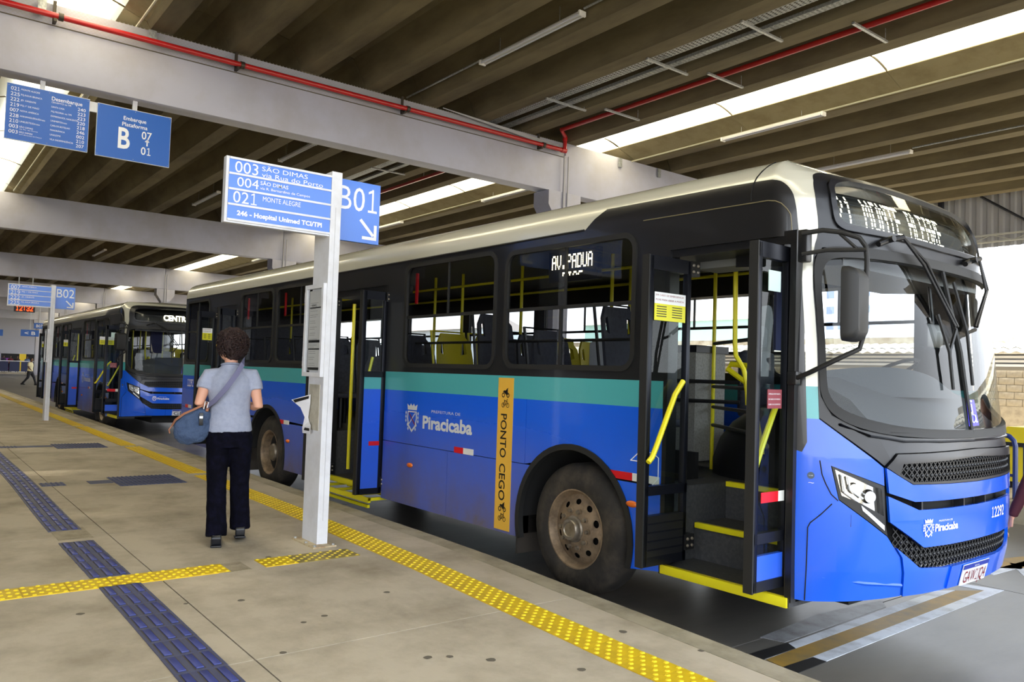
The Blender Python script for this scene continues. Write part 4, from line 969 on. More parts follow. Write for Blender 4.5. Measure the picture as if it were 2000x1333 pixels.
        for o_ in (0, .045):
            g = G(); g.tube([S(pv[0]+.12, pv[1]+.02, .07), S(el[0]+o_, el[1]+o_*.3, .065), S(tip[0]+o_*.8, tip[1]+.02, .05)], .0095, M_PLAST, 8); g.build('wiper_arm', wv)
        g = G(); g.tube([S(bl[0], bl[1], .03), S((bl[0]+bl[2])/2+.02, (bl[1]+bl[3])/2, .035), S(bl[2], bl[3], .03)], .011, M_RUB, 6); g.tube([S(tip[0], tip[1], .05), S((bl[0]+bl[2])/2+.02, (bl[1]+bl[3])/2, .035)], .012, M_PLAST, 6); g.build('wiper_blade', wv)
    # ---- mirror on the door side
    mr = empty('side_mirror', (0, 0, 0)); mr.parent = root
    hin = [(1.87, -.05, 2.535), (1.87, -.05, 2.415)]
    g = G(); g.box((1.84, -.06, 2.37), (1.9, .0, 2.56), M_PLAST, bev=.01); g.build('mirror_bracket', mr)
    g = G(); g.tube([(1.87, -.06, 2.535), (1.98, -.03, 2.545), (2.08, .0, 2.525), (2.16, .04, 2.49), (2.19, .055, 2.44), (2.2, .05, 2.36), (2.2, .03, 1.96), (2.185, .01, 1.87), (2.08, -.07, 1.80), (1.93, -.07, 1.73), (1.83, -.03, 1.70)], .014, M_RUB, 10)
    g.tube([(1.87, -.06, 2.415), (2.0, -.02, 2.43), (2.2, .045, 2.42)], .012, M_RUB, 8); g.tube([(2.06, .0, 2.525), (2.15, .03, 2.43)], .009, M_RUB, 8); g.box((1.78, -.05, 1.66), (1.84, .0, 1.74), M_PLAST, bev=.008); g.build('mirror_arm', mr)
    Xm = Matrix.Translation((2.17, -.10, 2.105)) @ Matrix.Rotation(R(12), 4, 'Z')
    g = G(); pts = rrect(-.12, -.20, .12, .20, .04)
    pr2 = [(0, 1.0), (.03, 1.0), (.065, .93), (.085, .78)]; vs = []; fs = []
    for dx, s_ in pr2: vs += [(dx, u*s_, v*s_) for u, v in pts]
    k = len(pts)
    for i in range(3): fs += [(i*k+j, i*k+(j+1) % k, (i+1)*k+(j+1) % k, (i+1)*k+j) for j in range(k)]
    fs += [tuple(range(3*k, 4*k)), tuple(reversed(range(k)))]
    g.add(vs, fs, M_RUB, Xm); g.build('mirror_housing', mr)
    g = G(); g.box((-.004, -.10, -.185), (-.001, .10, .185), M_CHR, Xm); g.build('mirror_glass', mr)
    # ---- near windows, doors, wheels
    window(root, *WIN[0]); window(root, *WIN[1]); window(root, *WIN[2]); window(root, *WIN[3]); window(root, *WIN[4], vbar=-.25)
    side_leaf(root, .95, .08, -.34, .47, 2.47, 'glass', True); side_leaf(root, 1.72, .05, -.29, .48, 2.48, 'low')
    side_leaf(root, -2.98, .0, -.28, .38, 2.49, 'panel'); side_leaf(root, -4.22, .0, -.28, .38, 2.49, 'glass', True)
    side_leaf(root, -8.38, .0, -.26, .42, 2.5, 'glass', True); side_leaf(root, -7.45, .0, -.25, .42, 2.5, 'panel')
    # door frame linings
    for x0, x1 in DOORS:
        g = G(); g.box((x0-.01, .0, .36), (x0+.03, .1, 2.57), M_PLAST); g.box((x1-.03, .0, .4), (x1+.01, .1, 2.57), M_PLAST); g.box((x0, .02, 2.50), (x1, .3, 2.58), M_PLAST); g.build('door_lining', root)
    # leaf grab bars
    def rod(pts, name='grab_rail', r=.016, m=M_YEL, par=root): g = G(); g.tube(pts, r, m, 8); return g.build(name, par)
    rod([(1.0, -.02, 1.66), (1.0, -.10, 1.57), (1.0, -.27, 1.24), (1.0, -.31, 1.17), (1.0, -.345, 1.14)], 'door_grab_bar', .018)
    rod([(1.68, .03, 1.58), (1.66, -.1, 1.3), (1.66, -.2, 1.1)], 'door_grab_bar', .018)
    rod([(-3.9, .1, .52), (-3.9, .1, 2.42)], 'door_pole', .02); rod([(-3.1, .12, 1.66), (-3.1, .12, 2.4)], 'door_pole', .018); rod([(-3.02, -.2, 1.45), (-3.02, -.12, 1.8)], 'door_grab_bar', .016)
    rod([(-7.9, .14, .5), (-7.9, .14, 2.4)], 'door_pole', .018)
    for q, nr in ((FWX, True), (FWX, False)): wheel(root, q, nr)
    for nr in (True, False): wheel(root, RWX, nr, True)
    # wheel arches
    for cx_ in (FWX, RWX):
        g = G(); oo = arch(cx_, .5, .65, .335, 28); ii = arch(cx_, .5, .605, .335, 28)
        g.patch(oo[::-1]+ii, [], SF(.012), M_RUB, thick=.05); g.build('arch_trim', root)
        g = G(); n = 20; vs = []
        for k in range(n+1):
            t = math.pi*k/n; vs += [(cx_+.62*math.cos(t), .02, .5+.6*math.sin(t)), (cx_+.62*math.cos(t), .75, .5+.6*math.sin(t))]
        g.add(vs, [(2*k, 2*k+1, 2*k+3, 2*k+2) for k in range(n)], M_DARK); g.box((cx_-.62, .7, .3), (cx_+.62, .74, 1.12), M_DARK); g.build('wheel_housing', root)
        g = G(); g.box((cx_-.70, .05, .18), (cx_-.68, .38, .9), mat('mud_flap', (52, 46, 40), .8)); g.build('mud_flap', root)
    # chassis boxes, blackened and lowered to block light under the bus; floor
    g = G(); g.box((-9.8, .75, .26), (1.75, 1.75, .84), M_DARK); g.box((-5.4, .1, .34), (-4.3, .75, .8), M_DARK); g.box((-2.9, .1, .34), (-.75, .75, .8), M_DARK); g.box((-9.8, .1, .42), (-8.5, .75, .8), M_DARK); g.box((-9.8, 1.75, .26), (-6.8, 2.4, .8), M_DARK); g.box((-5.4, 1.75, .22), (-.75, 2.4, .8), M_DARK); g.box((.55, 1.75, .38), (1.7, 2.35, .8), M_DARK); g.build('chassis', root)
    g = G()
    for x0, x1, y0 in ((-9.93, -8.47, .03), (-8.47, -7.4, .75), (-7.4, -6.78, .03), (-6.78, -5.45, .77), (-5.45, -4.27, .03), (-4.27, -2.93, .75), (-2.93, -.74, .03), (-.74, .6, .77), (.6, .8, .03), (.8, 1.8, .75)): g.box((x0, y0, .86), (x1, 2.47, .93), M_STEP)
    g.box((1.8, .2, .86), (2.05, 2.3, .93), M_STEP); g.build('cabin_floor', root)
    # door steps
    for k, (x0, x1) in enumerate(DOORS):
        st = empty('door_step', (0, 0, 0)); st.parent = root
        zz_ = [(.42, .0, .36), (.67, .36, .72)] if k == 2 else [(.42, .03, .36), (.67, .36, .72)]
        for z_, y0, y1 in zz_:
            g = G(); g.box((x0, y0, z_-.05), (x1, y1+.01, z_), M_STEP); g.box((x0, y1, z_), (x1, y1+.02, z_+.25), M_STEP); g.build('step_tread', st)
            g = G(); g.box((x0+.01, y0-.012, z_-.035 if z_ > .5 else z_-.055), (x1-.01, y0+.03, z_+.004), M_YEL, bev=.004); g.build('step_nosing', st)
        g = G(); g.box((x0, .715, .9), (x1, .76, .935), M_YEL); g.build('step_nosing', st)
        g = G(); g.box((x0-.01, .05, .4), (x0, .74, .93), M_STEP); g.build('step_side', st); g = G(); g.box((x1, .05, .4), (x1+.01, .74, .93), M_STEP); g.build('step_side', st)
    # lift frame below the middle door
    g = G()
    for y_ in (-.12, .25): g.box((-4.2, y_, .28), (-3.0, y_+.03, .33), M_YEL)
    for x_ in (-4.2, -3.8, -3.4, -3.03): g.box((x_, -.12, .30), (x_+.03, .28, .33), M_YEL)
    g.box((-4.15, -.1, .22), (-3.05, -.07, .25), M_YEL); g.build('lift_platform', root)
    # ceiling lining and interior rear bulkhead
    g = G(); g.box((-9.9, .08, 2.74), (1.35, 2.42, 2.76), M_INT); g.box((-9.9, .06, .93), (-9.86, 2.44, 2.74), M_SEATG); g.build('ceiling_lining', root)
    g = G(); g.box((.83, .3, 2.45), (1.8, .55, 2.72), M_INT); g.box((-9.9, 2.2, 2.5), (1.2, 2.42, 2.74), M_PLAST); g.build('air_duct', root)
    # seats
    for x_, y_, m_, t_ in ((-2.75, .38, M_SEATG, 0), (-2.0, .38, M_SEATY, 0), (-2.0, .84, M_SEATY, 0), (-1.3, .38, M_SEATG, 1), (-1.3, .84, M_SEATG, 0), (-1.75, 2.1, M_SEATY, 0), (-1.75, 1.66, M_SEATY, 0), (-.9, 2.1, M_SEATY, 0), (.3, .4, M_SEATG, 1), (-.55, .4, M_SEATG, 0), (-2.6, 2.1, M_SEATG, 0), (-2.6, 1.66, M_SEATG, 0),
                   (-4.6, .38, M_SEATG, 0), (-4.6, .84, M_SEATG, 0), (-5.4, .38, M_SEATG, 0), (-5.4, .84, M_SEATG, 0), (-6.4, .38, M_SEATG, 0), (-6.4, .84, M_SEATG, 0), (-7.2, .38, M_SEATG, 0), (-3.5, 2.1, M_SEATG, 0), (-4.4, 2.1, M_SEATG, 0), (-5.3, 2.1, M_SEATG, 0), (-6.2, 2.1, M_SEATG, 0), (-7.1, 2.1, M_SEATG, 0), (-8.8, .4, M_SEATG, 0), (-8.8, 1.25, M_SEATG, 0), (-8.8, 2.1, M_SEATG, 0)):
        seat(root, x_, y_, m_, bool(t_))
    # curtains drawn in the rear windows (seen as pleated cloth)
    # handrails and poles
    for x_, y_ in ((-.42, .75), (-1.65, .75), (-2.66, .75), (-3.2, .75), (.25, 1.3), (-.9, 1.5), (-4.4, .8), (-5.9, .9), (-7.3, .8), (-2.9, 1.5)):
        rod([(x_, y_, .93), (x_, y_, 2.74)], 'pole', .016)
    rod([(.84, .75, 2.74), (.85, .75, 1.95), (.86, .75, 1.86), (.93, .75, 1.76), (.96, .75, 1.65), (.97, .75, 1.5)], 'pole', .018)
    for y_ in (.72, 1.6): rod([(-9.5, y_, 2.6), (.5, y_, 2.6)], 'ceiling_rail', .014)
    for z_ in (1.66, 1.5): rod([(-.2, .85, z_), (.55, 1.25, z_)], 'cross_rail', .016, M_PLAST)
    for z_ in (1.98, 1.62, 1.45, 1.3): rod([(.25, 1.3, z_), (.97, .78, z_)], 'cross_rail', .015, M_PLAST)
    rod([(-2.5, .08, 1.95), (.5, .08, 1.95)], 'window_rail', .012, M_PLAST); rod([(-2.5, 2.42, 1.95), (.5, 2.42, 1.95)], 'window_rail', .012, M_PLAST)
    rod([(.98, .82, 1.78), (.75, .85, 1.80), (.72, .85, 1.76), (.9, .83, 1.66), (.97, .8, 1.4), (1.02, .8, 1.2), (1.0, .95, 1.2)], 'turnstile_bar', .022); rod([(.97, .82, 1.78), (1.0, .82, 1.4), (1.05, .82, 1.15)], 'turnstile_bar', .02)
    # partition box, engine cover, driver place
    g = G(); g.box((-.02, 1.1, 1.0), (.22, 1.5, 1.92), mat('speckled_partition', (150, 148, 142), .8, col2=(120, 118, 112), scale=60)); g.box((-.04, 1.08, 1.9), (.24, 1.52, 1.96), M_PLAST); g.build('partition_panel', root)
    g = G(); vs = []
    g.ball((.95, 1.4, .98), (.68, .5, .55), M_PLAST, seg=20); g.build('engine_cover', root)
    g = G(); g.box((-.95, 1.0, 1.72), (-.7, 1.3, 2.0), M_WHITE, bev=.03); g.build('fare_machine', root)
    g = G(); g.box((.2, 1.75, 1.3), (.75, 2.2, 1.4), M_SEATG, bev=.04); g.box((.15, 1.75, 1.35), (.27, 2.2, 1.95), M_SEATG, bev=.05); g.box((.17, 1.86, 1.98), (.25, 2.1, 2.18), M_SEATG, bev=.04); g.build('driver_seat', root)
    g = G(); dp = [(1.45, 1.2), (1.45, 1.62), (1.62, 1.72), (1.9, 1.58), (2.08, 1.40), (2.12, 1.2)]; g.prism([(x, z) for x, z in dp], 'y', .45, 2.2, M_DASH); g.build('dashboard', root, ang=25)
    g = G(); n = 12
    g.add([(1.5+.5*math.sin(math.pi*k/n*.5+.2), .62+1.2*k/n, 1.6) for k in range(n+1)]+[(1.4+.42*math.sin(math.pi*k/n*.5+.2), .62+1.2*k/n, 1.74+.06*math.sin(math.pi*k/n)) for k in range(n+1)], [(k, k+1, n+2+k, n+1+k) for k in range(n)], M_DASH); g.build('instrument_hood', root)
    g = G(); Xs = Matrix.Translation((1.42, 1.95, 1.78)) @ Matrix.Rotation(R(-28), 4, 'Y') @ Matrix.Rotation(R(90), 4, 'X'); g.lathe([(.21, -.014), (.232, 0), (.21, .014), (.195, 0), (.21, -.014)], M_RUB, 32, X=Xs); g.tube([(1.42, 1.95, 1.78), (1.6, 1.95, 1.4)], .03, M_PLAST, 8); g.tube([(1.42, 1.75, 1.78), (1.42, 2.15, 1.78)], .015, M_PLAST, 6); g.build('steering_wheel', root)
    g = G(); g.add([(1.0, .85, 1.1), (1.0, 1.35, 1.1), (1.0, 1.35, 2.7), (1.0, .85, 2.7)], [(0, 1, 2, 3)], glass('partition_glass', (.6, .62, .62))); g.build('driver_partition', root)
    g = G(); g.box((1.15, .78, 1.9), (1.17, 1.05, 2.5), mat('navy_curtain', (30, 34, 70), .9)); g.build('driver_curtain', root)
    g = G(); g.prism([(1.2, 2.43), (1.95, 2.38), (1.95, 2.46), (1.2, 2.75)], 'y', .25, 2.25, M_PLAST); g.build('front_header', root)
    g = G(); g.box((1.86, 1.5, 1.95), (1.9, 1.75, 2.12), M_PLAST, bev=.015); g.tube([(1.85, 1.62, 2.4), (1.88, 1.62, 2.1)], .012, M_PLAST, 6); g.build('interior_mirror', root)
    # red emergency handles
    for x_ in (-2.5, -5.8, -7.15): g = G(); g.box((x_, .05, 2.35), (x_+.03, .07, 2.66), M_RED); g.build('emergency_handle', root)
    # side display behind the front window
    g = G(); g.box((-.48, .07, 2.42), (.08, .12, 2.67), M_PLAST); g.build('side_display', root)
    # markers, reflective tape
    for x_, z_ in ((-2.395, .735), (.561, .787), (-5.37, .717), (-9.0, .72)):
        g = G(); g.ball((x_, -.006, z_), (.055, .02, .024), M_AMB, seg=12); g.build('marker_light', root)
    for x0, x1, z_ in ((-1.64, -1.34, .96), (.33, .8, .975), (-5.69, -5.36, .95), (-9.73, -9.4, .948)):
        g = G(); xm = x0+(x1-x0)*.48; f = plane_fn((x0, -.002, z_-.026), (1, 0, 0), (0, 0, 1)); g.box((x0, -.003, z_-.027), (xm, .0, z_+.027), M_RED); g.box((xm, -.003, z_-.027), (x1, .0, z_+.027), M_WREF)
        g.build('reflective_tape', root, smooth=False)
    # crest and town name on the side
    sf = SF()
    g = G(); crest(g, lambda u, v, d=0: S(u, v, d), xa(-2.39), 1.20, .28, M_SILV, M_PRED); g.build('side_crest', root, smooth=False)
    g = G(); g.text('PREFEITURA DE', .48, .026, lambda u, v, d=0: S(xa(-2.04)+u, 1.273+v, d), M_SILV, .003); g.text('Piracicaba', .82, .118, lambda u, v, d=0: S(xa(-2.19)+u, 1.118+v, d), M_SILV, .003, bold=.035); g.build('side_lettering', root, smooth=False)
    # blind spot strip
    g = G(); g.box((-1.005, -.004, .355), (-.80, .0, 1.636), M_STICK); g.build('blind_spot_strip', root, smooth=False)
    fv = lambda u, v, d=0: S(xa(-.955)+v, 1.33-u, d+.004)
    g = G(); g.text('PONTO', .37, .08, fv, M_BLK, .001, bold=.015); g.build('strip_lettering', root, smooth=False); g = G(); g.text('CEGO', .31, .08, lambda u, v, d=0: fv(u+.42, v, d), M_BLK, .001, bold=.015)
    g.build('strip_lettering', root, smooth=False)
    for z_, mo in ((1.505, 1), (1.42, 0), (.545, 1), (.465, 0)):
        g = G(); icon_bike(g, lambda u, v, d=0: S(u, v, d+.004), xa(-.9), z_, .105, M_BLK, bool(mo)); g.build('motorcycle_icon' if mo else 'bicycle_icon', root, smooth=False)
    # outlined arrow mark near the front door
    g = G(); P = [(.535, 1.09), (.62, 1.16), (.74, 1.16), (.79, 1.13), (.79, .99), (.74, .94)]
    g.tube([(x, -.002, z) for x, z in P], .004, M_WHITE, 4); g.tube([(.535, -.002, 1.09), (.62, -.002, 1.09)], .004, M_WHITE, 4); g.build('white_outline_mark', root)
    # small badges at the front corner
    g = G(); g.tube([S(.285, 1.14, .0), S(.285, 1.14, .003)], .02, mat('grey_badge', (70, 84, 100), .5), 14); g.build('corner_badge', root); g = G(); g.text('U-100', .022, .006, lambda u, v, d=0: S(.274+u, 1.137+v, d), M_WHITE, .005); g.build('corner_badge', root, smooth=False); g = G(); g.text('~', .03, .02, lambda u, v, d=0: S(.272+u, 1.09+v, d), M_WHITE, .003); g.build('corner_badge', root, smooth=False)
    # bottom notice on the second door leaf
    g = G(); g.box((1.745, -.2, 2.2), (1.75, -.08, 2.32), mat('pale_notice', (190, 214, 210), .6)); g.build('leaf_notice', root)
    g = G(); g.box((1.745, -.19, 1.52), (1.75, -.05, 1.63), mat('maroon_notice', (130, 52, 62), .6))
    fq = plane_fn((1.75, -.185, 1.6), (0, 1, 0), (0, 0, 1))
    for k, t_ in enumerate(('ATENCAO MOTORISTA', 'NAO ABRIR EM MOVIMENTO', 'USE O CINTO')): g.text(t_, .12, .008, lambda u, v, d=0, k=k: fq(u, v-k*.03, d), M_WHITE, .001)
    g.build('leaf_notice', root, smooth=False)
    # accessibility sticker on the windshield
    g = G(); sk = [(AC-.03, 1.432), (AC+.13, 1.436), (AC+.10, 1.60), (AC-.02, 1.60)]; g.patch(sk, [], SF(.006), mat('violet_sticker', (62, 52, 190), .4), cx=CX); g.build('windshield_sticker', root)
    g = G(); c = (AC+.045, 1.49); ring = [S(c[0]+.034*math.cos(R(t)), c[1]+.034*math.sin(R(t)), .009) for t in range(110, 361, 20)]; g.tube(ring, .0045, M_WHITE, 4); g.tube([S(c[0]-.012, c[1]+.085, .009), S(c[0]-.005, c[1]+.015, .009), S(c[0]+.03, c[1]+.012, .009), S(c[0]+.042, c[1]-.035, .009), S(c[0]+.055, c[1]-.03, .009)], .0055, M_WHITE, 4); g.ball(tuple(S(c[0]-.014, c[1]+.1, .01)), .009, M_WHITE, seg=8); g.build('wheelchair_symbol', root)
    return root
def bus_variant(root, dest, off, number, plate, sidedisp=True):
    """what differs from bus to bus: destination, plate, fleet number"""
    def v(o): o['variant'] = 1; o.parent = root; return o
    g = G(); fd = lambda u, v_, d=0: S(u, v_, -.05)
    p = .033
    if dest[0].isdigit():
        dots(g, dest, .60+off, 2.835, p, fd, M_LED, .36, wscale=.42)
    else: g.text(dest, .62, .14, lambda u, v_, d=0: S(1.2+u, 2.66+v_, -.05), M_LED, .0, bold=.03)
    v(g.build('destination_letters', None, smooth=False))
    g = G()
    if dest[0].isdigit():
        for i in range(int(1.98/(p*.42))):
            for j in range(8):
                a = .60+i*p*.42; z = 2.8515-j*p
                e = .0028; g.add([S(a-e, z-e, -.053), S(a+e, z-e, -.053), S(a+e, z+e, -.053), S(a-e, z+e, -.053)], [(0, 1, 2, 3)], M_LEDOFF)
        o = v(g.build('display_pixels', None, smooth=False)); o['kind'] = 'stuff'
    if sidedisp:
        g = G(); fs = lambda u, v_, d=0: Vector((-.455+u, .068-d, 2.63-0+v_))
        dots(g, 'AV.PADUA', .02, .0, .0165, fs, M_LED, .42, wscale=.6); dots(g, 'DIAS', .15, -.14, .0165, fs, M_LED, .42, rows=2, wscale=.6)
        v(g.build('side_display_letters', None, smooth=False))
    if number:
        g = G(); g.text(number, .33, .125, lambda u, v_, d=0: S(xa(-9.68)+u, 1.285+v_, d), M_WHITE, .003, bold=.01); g.text(number, .24, .068, lambda u, v_, d=0: S(1.83+u, .845+v_, d+.015), M_WHITE, .003, bold=.01); v(g.build('fleet_number', None, smooth=False))
    g = G(); crest(g, lambda u, v_, d=0: S(u, v_, d+.015), 1.017, .848, .108, M_WHITE, M_WHITE); g.text('PREFEITURA DE', .15, .010, lambda u, v_, d=0: S(1.11+u, .882+v_, d+.015), M_WHITE, .003); g.text('Piracicaba', .255, .042, lambda u, v_, d=0: S(1.075+u, .828+v_, d+.015), M_WHITE, .003, bold=.035); v(g.build('front_lettering', None, smooth=False))
    g = G(); g.patch([(1.41, .468), (1.79, .468), (1.79, .598), (1.41, .598)], [], SF(.03), M_PLATE, cx=CX, thick=.004); g.patch([(1.413, .57), (1.787, .57), (1.787, .596), (1.413, .596)], [], SF(.033), M_PBLUE, cx=CX)
    g.text('BRASIL', .07, .009, lambda u, v_, d=0: S(1.565+u, .578+v_, d+.033), M_WHITE, .002); g.text(plate, .32, .075, lambda u, v_, d=0: S(1.445+u, .482+v_, d+.03), M_PRED if number else M_BLK, .003); v(g.build('number_plate', None, smooth=False))
bus1 = build_bus()
tag(bus1, 'nearest blue and teal city bus, doors open, destination 21 Monte Alegre', 'bus', 'city buses at the platform')
bus2 = dup(bus1); bus2.location = (-21.49, 3.985, ROAD); bus2.rotation_euler = (0, 0, R(.5))
bus2['label'] = 'farther blue city bus behind the near one, at stop B02'
bus_variant(bus1, '21 MONTE ALEGRE', 0, '12292', 'GAW1JQ4')
bus_variant(bus2, 'CENTRO', 0, None, 'GFG', False)
# ================================================================== SIGNS AND POSTS
M_SIGN = mat('sign_blue', (74, 128, 226), 0.35, coat=0.2); M_SIGND = mat('hanging_sign_blue', (42, 98, 186), 0.4)
M_POST = mat('white_post_enamel', (222, 224, 230), 0.4, col2=(204, 204, 206), scale=3); M_PAPER = mat('printed_paper', (206, 206, 204), 0.7)
def stop_sign(x, hz, rows, code, lab, papers=True):
    t = empty('bus_stop_sign', (x, 2.817, 0), label=lab, cat='sign', group='bus stop posts on the platform')
    X0 = -.30; H = 3.085+hz; dz = hz
    g = G(); g.box((X0, -.047, 0), (0, .047, H), M_POST, bev=.004); g.box((-.0, -.004, .2), (.0015, -.002, H-.3), mat('hairline', (150, 150, 155), .6)); g.build('post', t, smooth=False)
    g = G(); g.box((X0-.05, -.115, 0), (.09, .085, .012), mat('base_plate_rusty', (196, 182, 150), .7, col2=(150, 120, 86), scale=14)); g.build('base_plate', t)
    for bx, by in ((X0-.02, -.095), (-.1, -.095), (.07, -.095), (.07, .065), (X0-.02, .065)):
        g = G(); g.lathe([(.013, .0), (.013, .012), (0, .014)], M_GAL, 6, X=Matrix.Translation((bx, by, .012)) @ Matrix.Rotation(R(90), 4, 'X')); g.build('bolt', t)
    # route board
    b = empty('route_board', (0, 0, dz)); b.parent = t
    y0, y1, z0, z1 = -.887, -.047, 2.545, 3.05
    g = G(); g.box((-.075, y0-.022, z0-.005), (-.012, y1, z1), M_POST); g.build('board_case', b, smooth=False)
    g = G(); g.box((-.012, y0, z0+.018), (-.006, y1-.002, z1-.014), M_SIGN); g.build('board_face', b, smooth=False)
    n = 4; h = (z1-z0-.03)/n
    for k in range(n+1):
        zz_ = z1-.012-k*h; g = G(); g.box((-.012, y0, zz_-.008), (0, y1, zz_+.008), M_POST); g.build('board_strip', b, smooth=False)
    f = plane_fn((-.005, y0, z1-.012), (0, 1, 0), (0, 0, 1))
    W = y1-y0
    for k, items in enumerate(rows):
        g = G()
        for (s_, u, v, w_, hh, bo) in items: g.text(s_, w_*W, hh*h, lambda a, c, d=0, u=u, v=v, k=k: f(u*W+a, -(k+1)*h+v*h+c, d), M_WHITE, .001, bold=bo)
        g.build('board_lettering', b, smooth=False)
    # bay panel
    b = empty('bay_panel', (0, 0, dz)); b.parent = t
    y0, y1, z0, z1 = .047, .47, 2.545, 3.07
    g = G(); g.box((-.16, y0, z0), (-.125, y1, z1), M_SIGN); g.build('panel_face', b, smooth=False)
    g = G(); f = plane_fn((-.124, y0, z0), (0, 1, 0), (0, 0, 1)); g.text(code, .37, .205, lambda a, c, d=0: f(.035+a, .27+c, d), M_WHITE, .001)
    for q, (A, B) in enumerate((((.24, .20), (.367, .069)), ((.26, .045), (.399, .045)), ((.385, .0595), (.385, .165)))):
        d = Vector((B[0]-A[0], B[1]-A[1])).normalized(); nn = Vector((-d.y, d.x))*.014
        g.add([f(A[0]-nn.x, A[1]-nn.y, .001+.0006*q), f(B[0]-nn.x, B[1]-nn.y, .001+.0006*q), f(B[0]+nn.x, B[1]+nn.y, .001+.0006*q), f(A[0]+nn.x, A[1]+nn.y, .001+.0006*q)], [(0, 1, 2, 3)], M_WHITE)
    g.build('panel_lettering', b, smooth=False)
    # timetable case on the side of the post
    b = empty('timetable_case', (0, 0, 0)); b.parent = t
    a0, a1, z0, z1 = -.385, -.015, 1.375, 2.15; fy = -.047
    g = G(); pl = plane_fn((0, fy-.028, 0), (1, 0, 0), (0, 0, 1)); g.patch([(a0, z0), (a1, z0), (a1, z1), (a0, z1)], [[(a0+.035, z0+.035), (a1-.035, z0+.035), (a1-.035, z1-.035), (a0+.035, z1-.035)]], pl, M_POST, thick=.028); g.build('case_frame', b, smooth=False)
    g = G(); g.box((a0+.06, fy-.008, z0+.05), (a1-.06, fy-.004, z1-.05), M_PAPER); g.build('paper_sheet', b)
    g = G()
    for zz_, hh in ((1.95, .01), (1.66, .022), (1.60, .012), (1.43, .022)): g.box((a0+.07, fy-.0085, zz_), (a1-.07, fy-.0081, zz_+hh), M_BLK)
    for k in range(34):
        zz_ = 1.45+k*.017
        if k % 3: g.box((a0+.08, fy-.0085, zz_), (a0+.08+.1+.06*random.random(), fy-.0081, zz_+.003), mat('grey_print', (130, 130, 130), .6))
    g.text('HORARIOS', .1, .022, lambda u, v, d=0: Vector((a0+.11+u, fy-.0085, 1.965+v)), M_BLK, 0); g.build('timetable_print', b, smooth=False)
    g = G(); g.add([(a0+.035, fy-.018, z0+.035), (a1-.035, fy-.018, z0+.035), (a1-.035, fy-.018, z1-.035), (a0+.035, fy-.018, z1-.035)], [(0, 1, 2, 3)], glass('case_glass', (.95, .96, .96))); g.build('case_glass', b)
    for zz_ in (1.5, 2.05):
        g = G(); g.tube([(a0-.004, fy-.02, zz_-.04), (a0-.004, fy-.02, zz_+.04)], .008, M_POST, 8); g.build('case_hinge', b)
    if papers:
        g = G(); g.box((-.27, fy-.004, .93), (-.06, fy-.0, 1.31), mat('bare_plate', (190, 186, 172), .6, col2=(160, 154, 136), scale=9)); g.build('notice_plate', t)
        pp = tag(empty('torn_paper', (x-.17, 2.766, 1.06)), 'torn white notice peeling off the B01 post below the timetable case', 'paper')
        g = G(); M_PP = mat('white_paper', (232, 232, 238), .7)
        q = [(-.23, -.10, .11), (-.02, -.02, .165), (-.03, -.015, .09), (-.06, -.015, -.03), (-.05, -.01, -.06), (.03, -.03, -.09), (.04, -.035, -.16), (-.13, -.03, -.165), (-.14, -.03, -.12), (-.10, -.03, -.03), (-.15, -.05, .05)]
        g.add(q, [(0, 10, 2, 1), (10, 9, 3, 2), (9, 8, 4, 3), (8, 7, 5, 4), (7, 6, 5)], M_PP); g.build('paper_sheet', pp, smooth=False)
        g = G(); g.add([(-.20, -.097, .112), (-.035, -.028, .152), (-.037, -.028, .13), (-.18, -.088, .088)], [(0, 3, 2, 1)], M_BLK); g.add([(-.08, -.034, -.115), (.02, -.037, -.115), (.02, -.037, -.138), (-.10, -.034, -.138)], [(0, 3, 2, 1)], M_BLK); g.build('printed_band', pp, smooth=False)
    return t
rows1 = [[('003', .05, .12, .215, .74, 0), ('SÃO DIMAS', .30, .50, .45, .30, 0), ('via Rua do Porto', .30, .10, .61, .30, 0)],
         [('004', .075, .22, .20, .62, 0), ('SÃO DIMAS', .29, .56, .27, .24, .008), ('via R. Bernardino de Campos', .29, .26, .49, .17, .006)],
         [('021', .045, .14, .225, .76, 0), ('MONTE ALEGRE', .32, .50, .37, .32, .0)],
         [('246 - Hospital Unimed TCI/TPI', .085, .34, .83, .30, .04)]]
rows2 = [[('007', .04, .1, .22, .74, 0), ('NOVA AMERICA', .30, .52, .34, .26, 0)], [('219', .04, .1, .22, .74, 0), ('PQ. 1 DE MAIO', .30, .52, .38, .26, 0)], [('222', .04, .1, .22, .74, 0), ('JD. ORIENTE', .30, .52, .30, .26, 0)], [('225', .04, .1, .22, .74, 0), ('PQ. AGUA BRANCA', .30, .52, .42, .26, 0)]]
stop_sign(-6.08, 0, rows1, 'B01', 'near white bus stop post with blue B01 panel and route board')
stop_sign(-21.25, .10, rows2, 'B02', 'distant white bus stop post with blue B02 panel', False)
